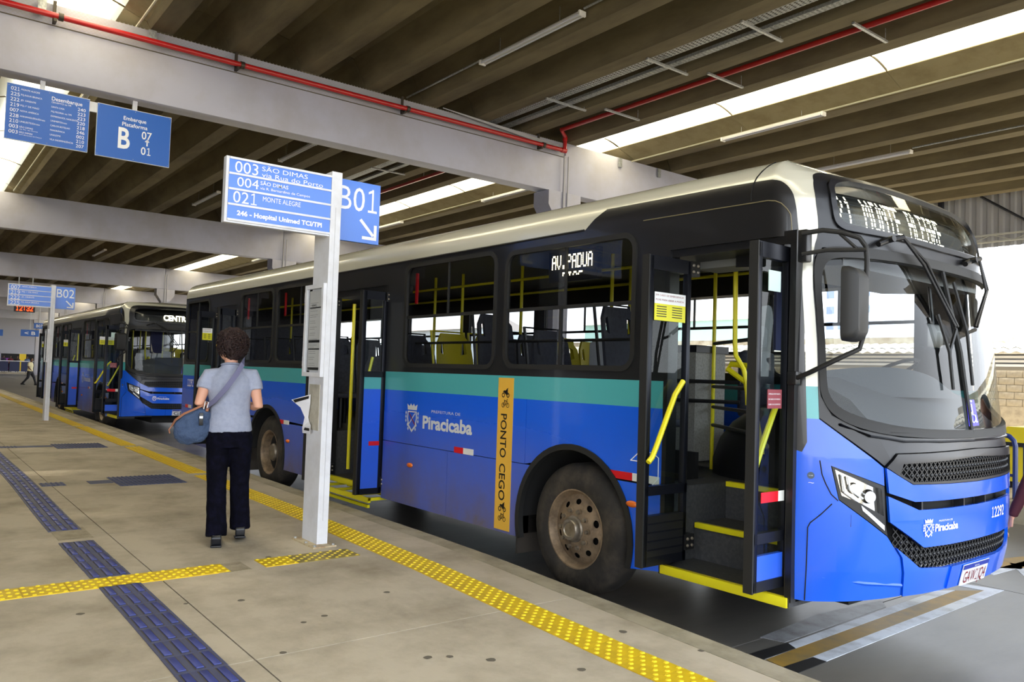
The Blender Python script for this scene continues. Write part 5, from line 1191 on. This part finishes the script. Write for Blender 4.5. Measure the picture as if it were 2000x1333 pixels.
# hanging signs on one frame under the near beam
hs = empty('hanging_sign', (-12.46, 2.0, 4.75), label='blue hanging platform and route signs joined by a white frame under the beam', cat='sign')
g = G()
for y in (-.62, .55): g.box((-.02, y-.03, -.1), (.02, y+.03, .5), M_POST)
g.box((-.015, -1.0, .22), (.015, 1.05, .36), M_POST); g.build('sign_frame', hs)
def hpanel(y0, y1, z0, z1, items, lab):
    e = empty('sign_panel', (0, 0, 0)); e.parent = hs; e['label'] = lab
    g = G(); g.box((.03, y0, z0), (.05, y1, z1), M_SIGND); g.box((.018, y0-.004, z0-.006), (.049, y1+.004, z1+.008), M_POST); g.build('panel_face', e, smooth=False)
    f = plane_fn((.051, y0, z1), (0, 1, 0), (0, 0, 1)); W = y1-y0; H = z1-z0; g = G()
    for (s_, u, v, w_, hh, bo) in items: g.text(s_, w_*W, hh*H, lambda a, c, d=0, u=u, v=v: f(u*W+a, -v*H+c, d), M_WHITE, .001, bold=bo)
    if 'B ' in lab:
        for A, B in (((.68, .66), (.68, .54)), ((.68, .54), (.655, .58)), ((.68, .54), (.705, .58))):
            A = (A[0]*W, -A[1]*H); B = (B[0]*W, -B[1]*H); d = Vector((B[0]-A[0], B[1]-A[1])).normalized(); nn = Vector((-d.y, d.x))*.008
            g.add([f(A[0]-nn.x, A[1]-nn.y, .001), f(B[0]-nn.x, B[1]-nn.y, .001), f(B[0]+nn.x, B[1]+nn.y, .001), f(A[0]+nn.x, A[1]+nn.y, .001)], [(0, 1, 2, 3)], M_WHITE)
    o_ = g.build('panel_lettering', e, smooth=False)
    if len(items) > 10: o_['kind'] = 'stuff'
    g = G()
    for u in (.02, .5, .98):
        for v in (.03, .97): p = f(u*W, -v*H, 0); g.ball(tuple(p), .006, M_GAL, seg=6)
    g.build('panel_screw', e)
L_ = ['021', '225', '222', '219', '007', '228', '210', '003', '003']; LN = ['MONTE ALEGRE', 'PQ.ÁGUA BRANCA', 'JD. ORIENTE', 'PQ.1º DE MAIO', 'NOVA AMÉRICA', 'ANHANGUERA/Direto', 'UNILESTE/Direto', 'SÃO DIMAS', 'SÃO DIMAS']
LW = [.22, .25, .18, .22, .22, .30, .24, .16, .16]
RN = ['CECAP/TCI via TPI', 'SANTA CASA', 'PQ.PEORIA via TPI', 'EXPRESSA/SOL NASCENTE', 'UNIMEP/Direto', 'CARLOS BOTELHO', 'PANORÂMICA', 'UNILESTE', 'VILA INDEPENDÊNCIA']; RC = ['240', '223', '223', '220', '218', '246', '002', '210', '207']; RW = [.24, .16, .25, .33, .20, .24, .18, .13, .29]
it = []
for k in range(9):
    v = .10+k*.0975
    it += [(L_[k], .045, v+.012, .105, .065, 0), (LN[k], .165, v-.012, LW[k], .03, 0)]
    if k > 6: it += [(('via Av. do Porto', 'via R. Bernardino de Campos')[k-7], .165, v+.022, (.22, .27)[k-7], .018, 0)]
    v = .095+k*.0865; it += [(RN[k], .53, v+.11, RW[k], .03, 0), (RC[k], .855, v+.16, .10, .06, 0)]
it += [('Desembarque', .53, .155, .38, .07, .01)]
hpanel(-1.03, -.045, -.377, .367, it, 'blue board listing route numbers and destinations')
hpanel(.06, 1.045, -.39, .35, [('Embarque', .345, .22, .31, .075, .01), ('Plataforma', .33, .34, .345, .075, .01), ('B', .285, .78, .16, .40, .02), ('07', .60, .53, .14, .15, .01), ('01', .60, .84, .14, .15, .01)], 'blue board reading Embarque Plataforma B 07 01')
# red digital clock and far signs
ck = empty('digital_clock', (-43.4, 4.6, 3.79), label='small digital clock with red digits hanging behind the B02 sign', cat='clock')
g = G(); g.box((-.1, -.42, -.17), (.05, .42, .17), M_PLAST); g.box((-.03, -.3, .17), (.0, -.26, 1.5), M_GAL); g.box((-.03, .26, .17), (.0, .3, 1.5), M_GAL); g.build('clock_case', ck)
g = G(); fk = plane_fn((.055, -.34, .1), (0, 1, 0), (0, 0, 1)); dots(g, '12:32', 0, 0, .034, fk, M_LEDR, .48, wscale=.7); g.build('clock_digits', ck, smooth=False)
for (y, z, wd, h, s_, lab) in ((6.6, 3.06, 1.0, .42, '< B', 'small blue hanging sign reading B far beyond the clock'), (7.1, 3.55, .6, .36, 'B07', 'smallest blue sign high above the far hanging sign'), (4.6, 3.0, 1.1, .4, 'C', 'pale blue far sign left of the column behind the walking man')):
    t = empty('hanging_sign', (-58.75, y, z), label=lab, cat='sign')
    g = G(); g.box((-.03, -wd/2, -h/2), (0, wd/2, h/2), M_SIGND); g.box((-.03, -.02, h/2), (0, .02, 5.26-z), M_POST); g.build('panel_face', t)
    g = G(); g.text(s_, wd*.6, h*.5, lambda u, v, d=0: Vector((.004, -wd*.3+u, -h*.25+v)), M_WHITE, 0, bold=.02); g.build('panel_lettering', t, smooth=False)
# ------------------------------------------------------------------ far left of the terminal
fb = empty('wall_back', (-100, 0, 0), kind='structure')
g = G(); M_FW = mat('far_white_wall', (196, 194, 202), .7)
g.box((-1, -30, 1.9), (0, 26, 7.0), M_FW); g.box((-1.0, 3.0, -.3), (0, 8.7, 2.0), M_FW); g.box((-5, 8.6, -.3), (-4.5, 24, 2.1), M_DARK); g.box((-1, -30, -.3), (0, -2, 2), M_FW); g.build('wall_body', fb)
g = G(); g.box((-3, 10.7, 0), (-2.6, 11.3, 2.0), mat('far_yellow_pillar', (210, 180, 30), .6)); g.build('yellow_pillar', fb); g = G(); g.box((-1.5, 8.9, .2), (-1.4, 9.7, 1.4), mat('far_violet_poster', (150, 60, 170), .6)); g.box((.0, 7.8, .2), (.1, 8.6, 2.0), mat('far_blue_poster', (88, 92, 160), .6)); g.build('poster', fb)
g = G(); g.box((-4, 2, -.3), (4.8, 24, -.03), M_CONC); g.build('far_floor', fb)
fn_ = empty('guard_fence', (-95, 9, -.03), label='low navy fence with white top rail at the far left end', cat='fence')
g = G(); g.box((-.03, -6, 1.12), (.03, 14, 1.2), M_POST); g.build('top_rail', fn_)
for k in range(20):
    g = G(); g.box((-.02, -6+k+.06, .1), (.02, -5+k-.06, 1.1), mat('navy_fence_panel', (44, 50, 84), .6)); g.build('fence_panel', fn_)
# ================================================================== PEOPLE
def ellipsoid(bm_g, c, r, rot=None, seg=16): 
    X = Matrix.Translation(c) @ (rot or Matrix.Identity(4)); bm_g.ball((0, 0, 0), r, M_DARK, X=X, seg=seg)
def remeshed(g, name, m, voxel, parent, smooth=3, disp=None):
    o = g.build('tmp', None); md = o.modifiers.new('r', 'REMESH'); md.mode = 'VOXEL'; md.voxel_size = voxel; md.use_smooth_shade = True
    if smooth: ms = o.modifiers.new('s', 'SMOOTH'); ms.iterations = smooth; ms.factor = .5
    if disp:
        tx = bpy.data.textures.new('cl', 'CLOUDS'); tx.noise_scale = disp[0]; tx.noise_depth = 2; mdp = o.modifiers.new('d', 'DISPLACE'); mdp.texture = tx; mdp.strength = disp[1]; mdp.mid_level = .5
    dg = bpy.context.evaluated_depsgraph_get(); dg.update(); me = bpy.data.meshes.new_from_object(o.evaluated_get(dg)); me.materials.clear(); me.materials.append(m)
    bpy.data.objects.remove(o); me.polygons.foreach_set('use_smooth', [True]*len(me.polygons))
    o = bpy.data.objects.new(name, me); COL.objects.link(o); o.parent = parent; return o
M_SKIN = mat('skin', (206, 152, 126), 0.5); M_SKIN2 = mat('brown_skin', (120, 84, 66), 0.5)
def hand(g, w_, e, side, open_=0.3):
    """palm and five fingers from wrist w_ pointing along (w_-e)"""
    d = (w_-e).normalized(); s_ = d.cross(Vector((0, 0, 1)));  s_ = s_.normalized() if s_.length > .1 else Vector((1, 0, 0)); n = s_.cross(d)
    g.tube([w_-d*.02, w_+d*.03, w_+d*.085], [(.022, .018), (.037, .016), (.036, .013)], M_DARK, 10)
    for k in range(4):
        L = (.068, .078, .072, .056)[k]; o = s_*(-.027+.018*k); a = w_+d*.082+o; b = a+d*L*.5+n*(-.012)*(1+open_); c = b+d*L*.4+n*(-.03)*(1+open_); g.tube([a-d*.02, a, b, c], [.0095, .0092, .0085, .007], M_DARK, 7)
    a = w_+d*.02+s_*side*.03; g.tube([w_+d*.005, a, a+d*.035+s_*side*.018-n*.01, a+d*.06+s_*side*.015-n*.02], [.012, .013, .011, .008], M_DARK, 7)
def person(loc, rotz, J, cloth, label, vox=.009, skin=None, hairf=None):
    """J: joints in a local frame, X to the person's right, Y forward, Z up"""
    V = lambda k: Vector(J[k])
    t = empty('person', loc, rotz, label=label, cat='person'); skin = skin or M_SKIN
    fast = vox > .02
    g = G(); hd = V('head'); fr = Matrix.Rotation(J.get('turn', 0), 4, 'Z'); Xh = Matrix.Translation(hd) @ fr
    g.ball((0, -.005, .02), (.074, .094, .105), M_DARK, X=Xh, seg=20); g.ball((0, .03, -.045), (.056, .062, .068), M_DARK, X=Xh, seg=16)
    g.tube([(0, .085, .01), (0, .108, -.022), (0, .096, -.034)], [.008, .014, .010], M_DARK, 8, X=Xh)      # nose
    g.ball((0, .084, -.062), (.022, .010, .007), M_DARK, X=Xh, seg=8); g.ball((0, .082, -.074), (.019, .010, .006), M_DARK, X=Xh, seg=8)   # lips
    for sx in (-1, 1): g.ball((sx*.074, -.005, -.005), (.012, .02, .032), M_DARK, X=Xh, seg=10); g.ball((sx*.03, .076, .012), (.016, .012, .010), M_DARK, X=Xh, seg=8)
    nk = V('neck'); g.tube([nk+Vector((0, 0, -.06)), nk, hd+Vector((0, -.01, -.04))], [(.075, .065), (.052, .052), (.052, .056)], M_DARK, 14)
    ch, wa, hp = V('chest'), V('waist'), V('hip'); tw = J.get('bulk', 1.0)
    g.tube([hp+Vector((0, 0, -.08)), hp, wa, ch, ch+Vector((0, 0, .12)), nk+Vector((0, 0, -.03))], [(.10*tw, .08*tw), (.155*tw, .11*tw), (.125*tw, .095*tw), (.15*tw, .105*tw), (.14*tw, .085*tw), (.06, .06)], M_DARK, 18)
    for s_ in 'LR':
        sh, el, wr = V('sh'+s_), V('el'+s_), V('wr'+s_); a = .95*tw
        g.tube([ch+Vector((0, 0, .10))*.9+(sh-ch)*.35, sh, sh+(el-sh)*.35, el, el+(wr-el)*.3, wr], [.05*a, .056*a, .050*a, .040*a, .041*a, .025*a], M_DARK, 12); hand(g, wr, el, 1 if s_ == 'L' else -1)
        h_, k_, an = V('hp'+s_), V('kn'+s_), V('an'+s_); g.tube([h_+Vector((0, 0, .05)), h_, h_+(k_-h_)*.45, k_, k_+(an-k_)*.35, an], [.08*tw, .085*tw, .072*tw, .052*tw, .052*tw, .035], M_DARK, 12)
        g.tube([an, an+Vector((0, -.02, -.04)), an+Vector((0, .07, -.06)), an+Vector((0, .14, -.07))], [.035, .04, (.035, .025), (.03, .015)], M_DARK, 10)
    body = remeshed(g, 'body', skin, vox, t, 2)
    # shirt
    g = G(); c = cloth.get('shirt_pts')
    hem = J.get('hem', .93); off = .018
    z = [hem, hem+.09, wa.z, (wa.z+ch.z)/2+.02, ch.z, ch.z+.09, nk.z-.06, nk.z-.01]
    cx = lambda zz: (hp.x+(ch.x-hp.x)*max(0, min(1, (zz-hp.z)/(ch.z-hp.z))), hp.y+(ch.y-hp.y)*max(0, min(1, (zz-hp.z)/(ch.z-hp.z))))
    rr = [(.178, .135), (.168, .132), (.155, .118), (.165, .122), (.182, .13), (.175, .118), (.10, .085), (.062, .06)]
    g.tube([(cx(a)[0], cx(a)[1], a) for a in z], [(p*tw, q*tw) for p, q in rr], M_DARK, 26)
    for s_ in 'LR':
        sh, el = V('sh'+s_), V('el'+s_); L = J.get('sleeve', .55); e2 = sh+(el-sh)*L; sl = [.05, .061, .064, .063] if L < .9 else [.065, .062, .052, .048]
        pts = [ch+Vector((0, 0, .11))+(sh-ch)*.2, sh+Vector((0, 0, .005)), sh+(el-sh)*L*.5, e2]
        if J.get('long'): wr = V('wr'+s_); pts += [wr]; sl = [.065, .066, .056, .05, .036]
        g.tube(pts, [a*tw for a in sl], M_DARK, 14)
    if fast: pass
    shirt = remeshed(g, 'shirt', cloth['shirt'], vox, t, 4, (.10, .008) if not fast else None)
    if not fast:
        g = G(); g.tube([nk+Vector((.062*math.cos(a), .06*math.sin(a)-.006, -.022+.012*math.sin(-a))) for a in [2*math.pi*k/16 for k in range(17)]], [(.024, .010)]*17, cloth['shirt'], 8); g.build('collar', t)
    # trousers
    g = G(); g.tube([(cx(hem)[0], cx(hem)[1], hem+.05), (hp.x, hp.y, hp.z), (hp.x, hp.y, hp.z-.12)], [(.158*tw, .118*tw), (.178*tw, .135*tw), (.15*tw, .12*tw)], M_DARK, 24)
    for s_ in 'LR':
        h_, k_, an = V('hp'+s_), V('kn'+s_), V('an'+s_); an2 = an+Vector((0, 0, -.03)); fl = J.get('flare', 1.0)
        g.tube([h_+Vector((0, 0, .02)), h_+(k_-h_)*.35, k_, k_+(an2-k_)*.5, an2], [(.096*tw, .108*tw), (.088*tw, .098*tw), (J.get('knee', .070)*tw, (J.get('knee', .070)+.004)*tw), .069*fl, .074*fl], M_DARK, 18)
    remeshed(g, 'trousers', cloth['trousers'], vox, t, 4, (.07, .010) if not fast else None)
    for s_ in 'LR':
        an = V('an'+s_); g = G(); tilt = J.get('tilt'+s_, 0); X = Matrix.Translation(an) @ Matrix.Rotation(tilt, 4, 'X')
        pr2 = [(-.075, -.085), (-.085, -.03), (-.06, .005), (.02, .0), (.09, -.03), (.155, -.05), (.175, -.075), (.17, -.09), (-.07, -.09)]
        bm = bmesh.new(); w_ = [.036, .040, .038, .036, .042, .036, .02, .03, .036]
        vs1 = [bm.verts.new((-w_[i], p[0], p[1])) for i, p in enumerate(pr2)]; vs2 = [bm.verts.new((w_[i], p[0], p[1])) for i, p in enumerate(pr2)]
        bm.faces.new(vs1); bm.faces.new(list(reversed(vs2)))
        for i in range(len(pr2)): j = (i+1) % len(pr2); bm.faces.new((vs1[j], vs1[i], vs2[i], vs2[j]))
        bmesh.ops.bevel(bm, geom=bm.edges[:], offset=.012, segments=3, affect='EDGES', profile=.6); bmesh.ops.recalc_face_normals(bm, faces=bm.faces[:])
        g.bm(bm, cloth['shoe'], X); g.box((-.042, -.09, -.104), (.042, .17, -.088), cloth['shoe'], X, bev=.006); g.build('shoe', t, ang=60)
    # hair
    g = G()
    if cloth.get('curly'):
        g.ball((0, -.03, .048), (.118, .124, .118), M_DARK, X=Xh, seg=20); g.ball((0, -.06, -.02), (.092, .082, .085), M_DARK, X=Xh, seg=16)
        hr = remeshed(g, 'hair', cloth['hair'], .008, t, 1, (.03, .045)); g = G()
        rnd = random.Random(3)
        for k in range(520):
            u = rnd.uniform(-1, 1); a = rnd.uniform(0, 6.283); q = math.sqrt(1-u*u); d = Vector((q*math.cos(a), q*math.sin(a), u))
            if d.y > .35 and d.z < .55: continue
            if d.z < -.75: continue
            p = Vector((0, -.03, .035))+Vector((d.x*.120, d.y*.124, d.z*.112 if d.z > 0 else d.z*.14)); r1 = rnd.uniform(.009, .017); ax = d.orthogonal().normalized(); a2 = d.cross(ax)
            g.tube([p+ax*r1*math.cos(t_)+a2*r1*math.sin(t_)+d*(.0025*t_) for t_ in [j*1.05 for j in range(6)]], .0052, cloth['hair'], 4, X=Xh, cap=False)
        o = g.build('curl', t); o['kind'] = 'stuff'
    else:
        g.ball((0, -.022, .035), (.082, .098, .105), M_DARK, X=Xh, seg=16); g.ball((0, -.04, -.01), (.078, .07, .08), M_DARK, X=Xh, seg=12); remeshed(g, 'hair', cloth['hair'], max(.012, vox), t, 1)
    return t
J = dict(head=(-.045, .02, 1.595), turn=R(38), neck=(-.03, -.0, 1.47), chest=(-.03, -.01, 1.25), waist=(-.03, -.01, 1.06), hip=(-.02, 0, .90),
         shL=(-.205, -.01, 1.350), elL=(-.262, -.05, 1.13), wrL=(-.17, .17, 1.10), shR=(.145, -.01, 1.360), elR=(.195, -.06, 1.11), wrR=(.10, .17, 1.12),
         hpL=(-.105, 0, .86), knL=(-.10, .0, .47), anL=(-.085, -.10, .105), hpR=(.07, .0, .86), knR=(.08, .07, .47), anR=(.10, .08, .125), tiltR=R(-9), hem=.905, flare=1.12, knee=.076, sleeve=.46)
M_POLO = mat('grey_blue_polo', (152, 158, 178), .85, col2=(138, 146, 166), scale=25, bump=.15); M_VELV = mat('dark_navy_velvet', (6, 6, 15), .95, spec=.1, col2=(15, 15, 32), scale=20)
wm = person((-6.55, 2.2, 0), R(163-90), J, dict(shirt=M_POLO, trousers=M_VELV, shoe=mat('black_leather', (18, 20, 26), .35), hair=mat('auburn_hair', (38, 15, 10), .8, col2=(18, 8, 7), scale=60), curly=True),
            'woman seen from behind in a grey-blue polo and dark trousers, curly auburn hair')
# glasses, hair clip, earring belong to her
Xh = Matrix.Translation(J['head']) @ Matrix.Rotation(J['turn'], 4, 'Z')
g = G(); M_GOLD = mat('gold_wire', (200, 160, 70), .3, metal=.9)
for sx in (-1, 1):
    g.tube([(sx*(.034+.026*math.cos(a)), .098, .012+.021*math.sin(a)) for a in [2*math.pi*k/16 for k in range(17)]], .0018, M_GOLD, 5, X=Xh); g.tube([(sx*.06, .098, .018), (sx*.08, .05, .014), (sx*.084, -.01, .012)], .0018, M_GOLD, 5, X=Xh)
g.build('glasses', wm)
g = G(); g.box((-.098, -.01, .035), (-.09, .055, .043), mat('pearl_clip', (236, 220, 196), .3), Xh @ Matrix.Rotation(R(28), 4, 'X')); g.build('hair_clip', wm)
g = G(); g.ball((-.084, -.005, -.042), .006, M_GOLD, X=Xh, seg=8); g.build('earring', wm)
# the shoulder bag
Xw = Matrix.Translation((-6.55, 2.2, 0)) @ Matrix.Rotation(R(163-90), 4, 'Z')
M_DEN = mat('blue_denim', (66, 84, 114), .9, col2=(44, 62, 92), scale=14, bump=.5); M_LEA = mat('brown_leather_trim', (150, 100, 74), .6); M_STRAP = mat('lilac_webbing', (104, 104, 134), .8)
bag = empty('shoulder_bag', tuple(Xw @ Vector((-.30, -.03, .95))), R(163-90), label='blue denim shoulder bag with leather edge hanging at the woman\'s left hip', cat='bag')
g = G(); g.ball((0, 0, -.01), (.142, .075, .135), M_DARK, X=Matrix.Rotation(R(12), 4, 'Y'), seg=24); g.ball((.05, 0, .08), (.085, .06, .08), M_DARK, seg=16); g.ball((-.045, .0, -.05), (.10, .075, .10), M_DARK, seg=16); remeshed(g, 'bag_body', M_DEN, .008, bag, 3, (.05, .022))
g = G(); g.tube([(-.155, .0, .0), (-.13, -.05, .05), (-.07, -.075, .10), (.0, -.07, .135), (.06, -.05, .165)], [(.006, .011)]*5, M_LEA, 8); g.tube([(-.155, .0, .0), (-.175, -.01, -.03), (-.168, 0, -.06)], .006, M_LEA, 6); g.tube([(.06, -.04, .16), (.11, -.03, .185), (.10, -.05, .12)], [(.012, .02), (.012, .02), (.01, .012)], M_LEA, 8); g.build('leather_trim', bag)
g = G(); g.box((.045, -.088, .01), (.075, -.078, .11), M_PLAST, bev=.003); g.box((.047, -.094, .065), (.073, -.086, .085), M_WHITE, bev=.002); g.build('buckle', bag)
g = G(); g.tube([(.075, -.06, .14), (.085, -.065, .20), (.11, -.06, .195), (.10, -.06, .15)], .004, mat('white_key_ring', (230, 228, 228), .4), 6); g.build('strap_ring', bag)
g = G(); st = [(.10, -.04, .16), (.16, -.125, .215), (.24, -.168, .32), (.31, -.165, .43), (.352, -.118, .51), (.365, -.035, .545), (.345, .06, .50), (.28, .135, .38), (.17, .15, .24), (.08, .08, .15)]
vs = []; fs = []
for i, p in enumerate(st):
    d = (Vector(st[min(i+1, len(st)-1)])-Vector(st[max(i-1, 0)])).normalized(); nrm = Vector((p[0]-.28, p[1], 0)); nrm = (nrm-d*nrm.dot(d)).normalized(); s_ = d.cross(nrm).normalized()*.021
    for q in (Vector(p)-s_, Vector(p)+s_, Vector(p)+s_+nrm*.004, Vector(p)-s_+nrm*.004): vs.append(q)
for i in range(len(st)-1):
    for k in range(4): fs.append((4*i+k, 4*i+(k+1) % 4, 4*i+4+(k+1) % 4, 4*i+4+k))
g.add(vs, fs, M_STRAP); g.build('strap', bag)
# walking man far off
JM = dict(head=(0, .06, 1.58), turn=0, neck=(0, .03, 1.45), chest=(0, .02, 1.22), waist=(0, .0, 1.03), hip=(0, 0, .90), shL=(-.19, .0, 1.36), elL=(-.23, -.12, 1.1), wrL=(-.2, .02, .88), shR=(.19, .0, 1.36), elR=(.22, .02, 1.1), wrR=(.21, .2, .93),
          hpL=(-.09, 0, .86), knL=(-.09, .22, .48), anL=(-.09, .34, .11), hpR=(.09, 0, .86), knR=(.09, -.06, .48), anR=(.09, -.38, .13), hem=.86, flare=.9, sleeve=.7, bulk=1.1)
person((-57.2, 6.55, ROAD), R(50-90+5), JM, dict(shirt=mat('cream_shirt', (222, 210, 168), .8), trousers=mat('charcoal_trousers', (38, 38, 44), .8), shoe=mat('black_leather', (0, 0, 0)), hair=mat('black_hair', (20, 16, 16), .6)), 'man in cream shirt and dark trousers walking far off at the left', vox=.026, skin=M_SKIN2)
# passer-by cut by the right edge
JP = dict(head=(0, .04, 1.56), turn=0, neck=(0, .02, 1.43), chest=(0, .01, 1.21), waist=(0, .0, 1.02), hip=(0, 0, .89), shL=(-.19, .0, 1.34), elL=(-.23, -.08, 1.07), wrL=(-.22, .12, .9), shR=(.19, .0, 1.34), elR=(.23, -.04, 1.0), wrR=(.36, .03, .74),
          hpL=(-.09, 0, .85), knL=(-.09, .12, .48), anL=(-.09, .14, .11), hpR=(.09, 0, .85), knR=(.09, -.05, .48), anR=(.09, -.25, .12), hem=.84, flare=.9, long=1)
PASS = (-2.025, 6.67)
person((PASS[0], PASS[1], ROAD), R(-165), JP, dict(shirt=mat('maroon_knit', (70, 22, 34), .85), trousers=mat('charcoal_trousers', (0, 0, 0)), shoe=mat('black_leather', (0, 0, 0)), hair=mat('black_hair', (0, 0, 0))), 'passer-by in a maroon long-sleeved top cut off by the right edge', vox=.014)
# people waiting far behind the fence
JS = dict(JM); JS.update(knL=(-.09, .02, .48), anL=(-.09, .0, .11), knR=(.09, .02, .48), anR=(.09, 0, .11))
src = person((-97, 9.3, -.03), R(-90), JS, dict(shirt=mat('dark_red_top', (120, 40, 50), .8), trousers=mat('charcoal_trousers', (0, 0, 0)), shoe=mat('black_leather', (0, 0, 0)), hair=mat('black_hair', (0, 0, 0))), 'tiny distant person in dark red behind the far fence', vox=.05, skin=M_SKIN2)
src['group'] = 'people waiting behind the far fence'
for y, c, lab in ((9.9, (60, 40, 40), 'tiny distant person in brown behind the far fence'), (10.8, (90, 110, 150), 'tiny distant person in pale blue behind the far fence'), (12.3, (200, 200, 200), 'tiny distant person in white behind the far fence'), (8.7, (40, 40, 60), 'tiny distant person in navy behind the far fence')):
    o = dup(src); o.location = (-97, y, -.03); o['label'] = lab; o.rotation_euler = (0, 0, R(-90))
    for ch in o.children:
        if ch.name.startswith('shirt'): ch.data = ch.data.copy(); ch.data.materials[0] = mat('far_top_%d' % c[0], c, .8)
# litter bin liner etc. behind the rail are left to the far platform

# driver seated in the far bus
JD = dict(head=(0, .04, 1.12), turn=R(25), neck=(0, .0, .98), chest=(0, -.02, .76), waist=(0, -.04, .58), hip=(0, -.05, .46), shL=(-.19, -.02, .90), elL=(-.24, .1, .66), wrL=(-.16, .34, .76), shR=(.19, -.02, .90), elR=(.24, .1, .66), wrR=(.16, .34, .76),
          hpL=(-.1, .0, .44), knL=(-.12, .42, .46), anL=(-.12, .46, .10), hpR=(.1, .0, .44), knR=(.12, .42, .46), anR=(.12, .5, .10), hem=.46, flare=.9, sleeve=.6)
person((-20.98, 5.97, .73), R(-90), JD, dict(shirt=mat('blue_uniform_shirt', (84, 110, 170), .8), trousers=MATS['charcoal_trousers'], shoe=MATS['black_leather'], hair=MATS['black_hair']), 'driver in a blue shirt seated behind the far bus windshield', vox=.02, skin=M_SKIN2)
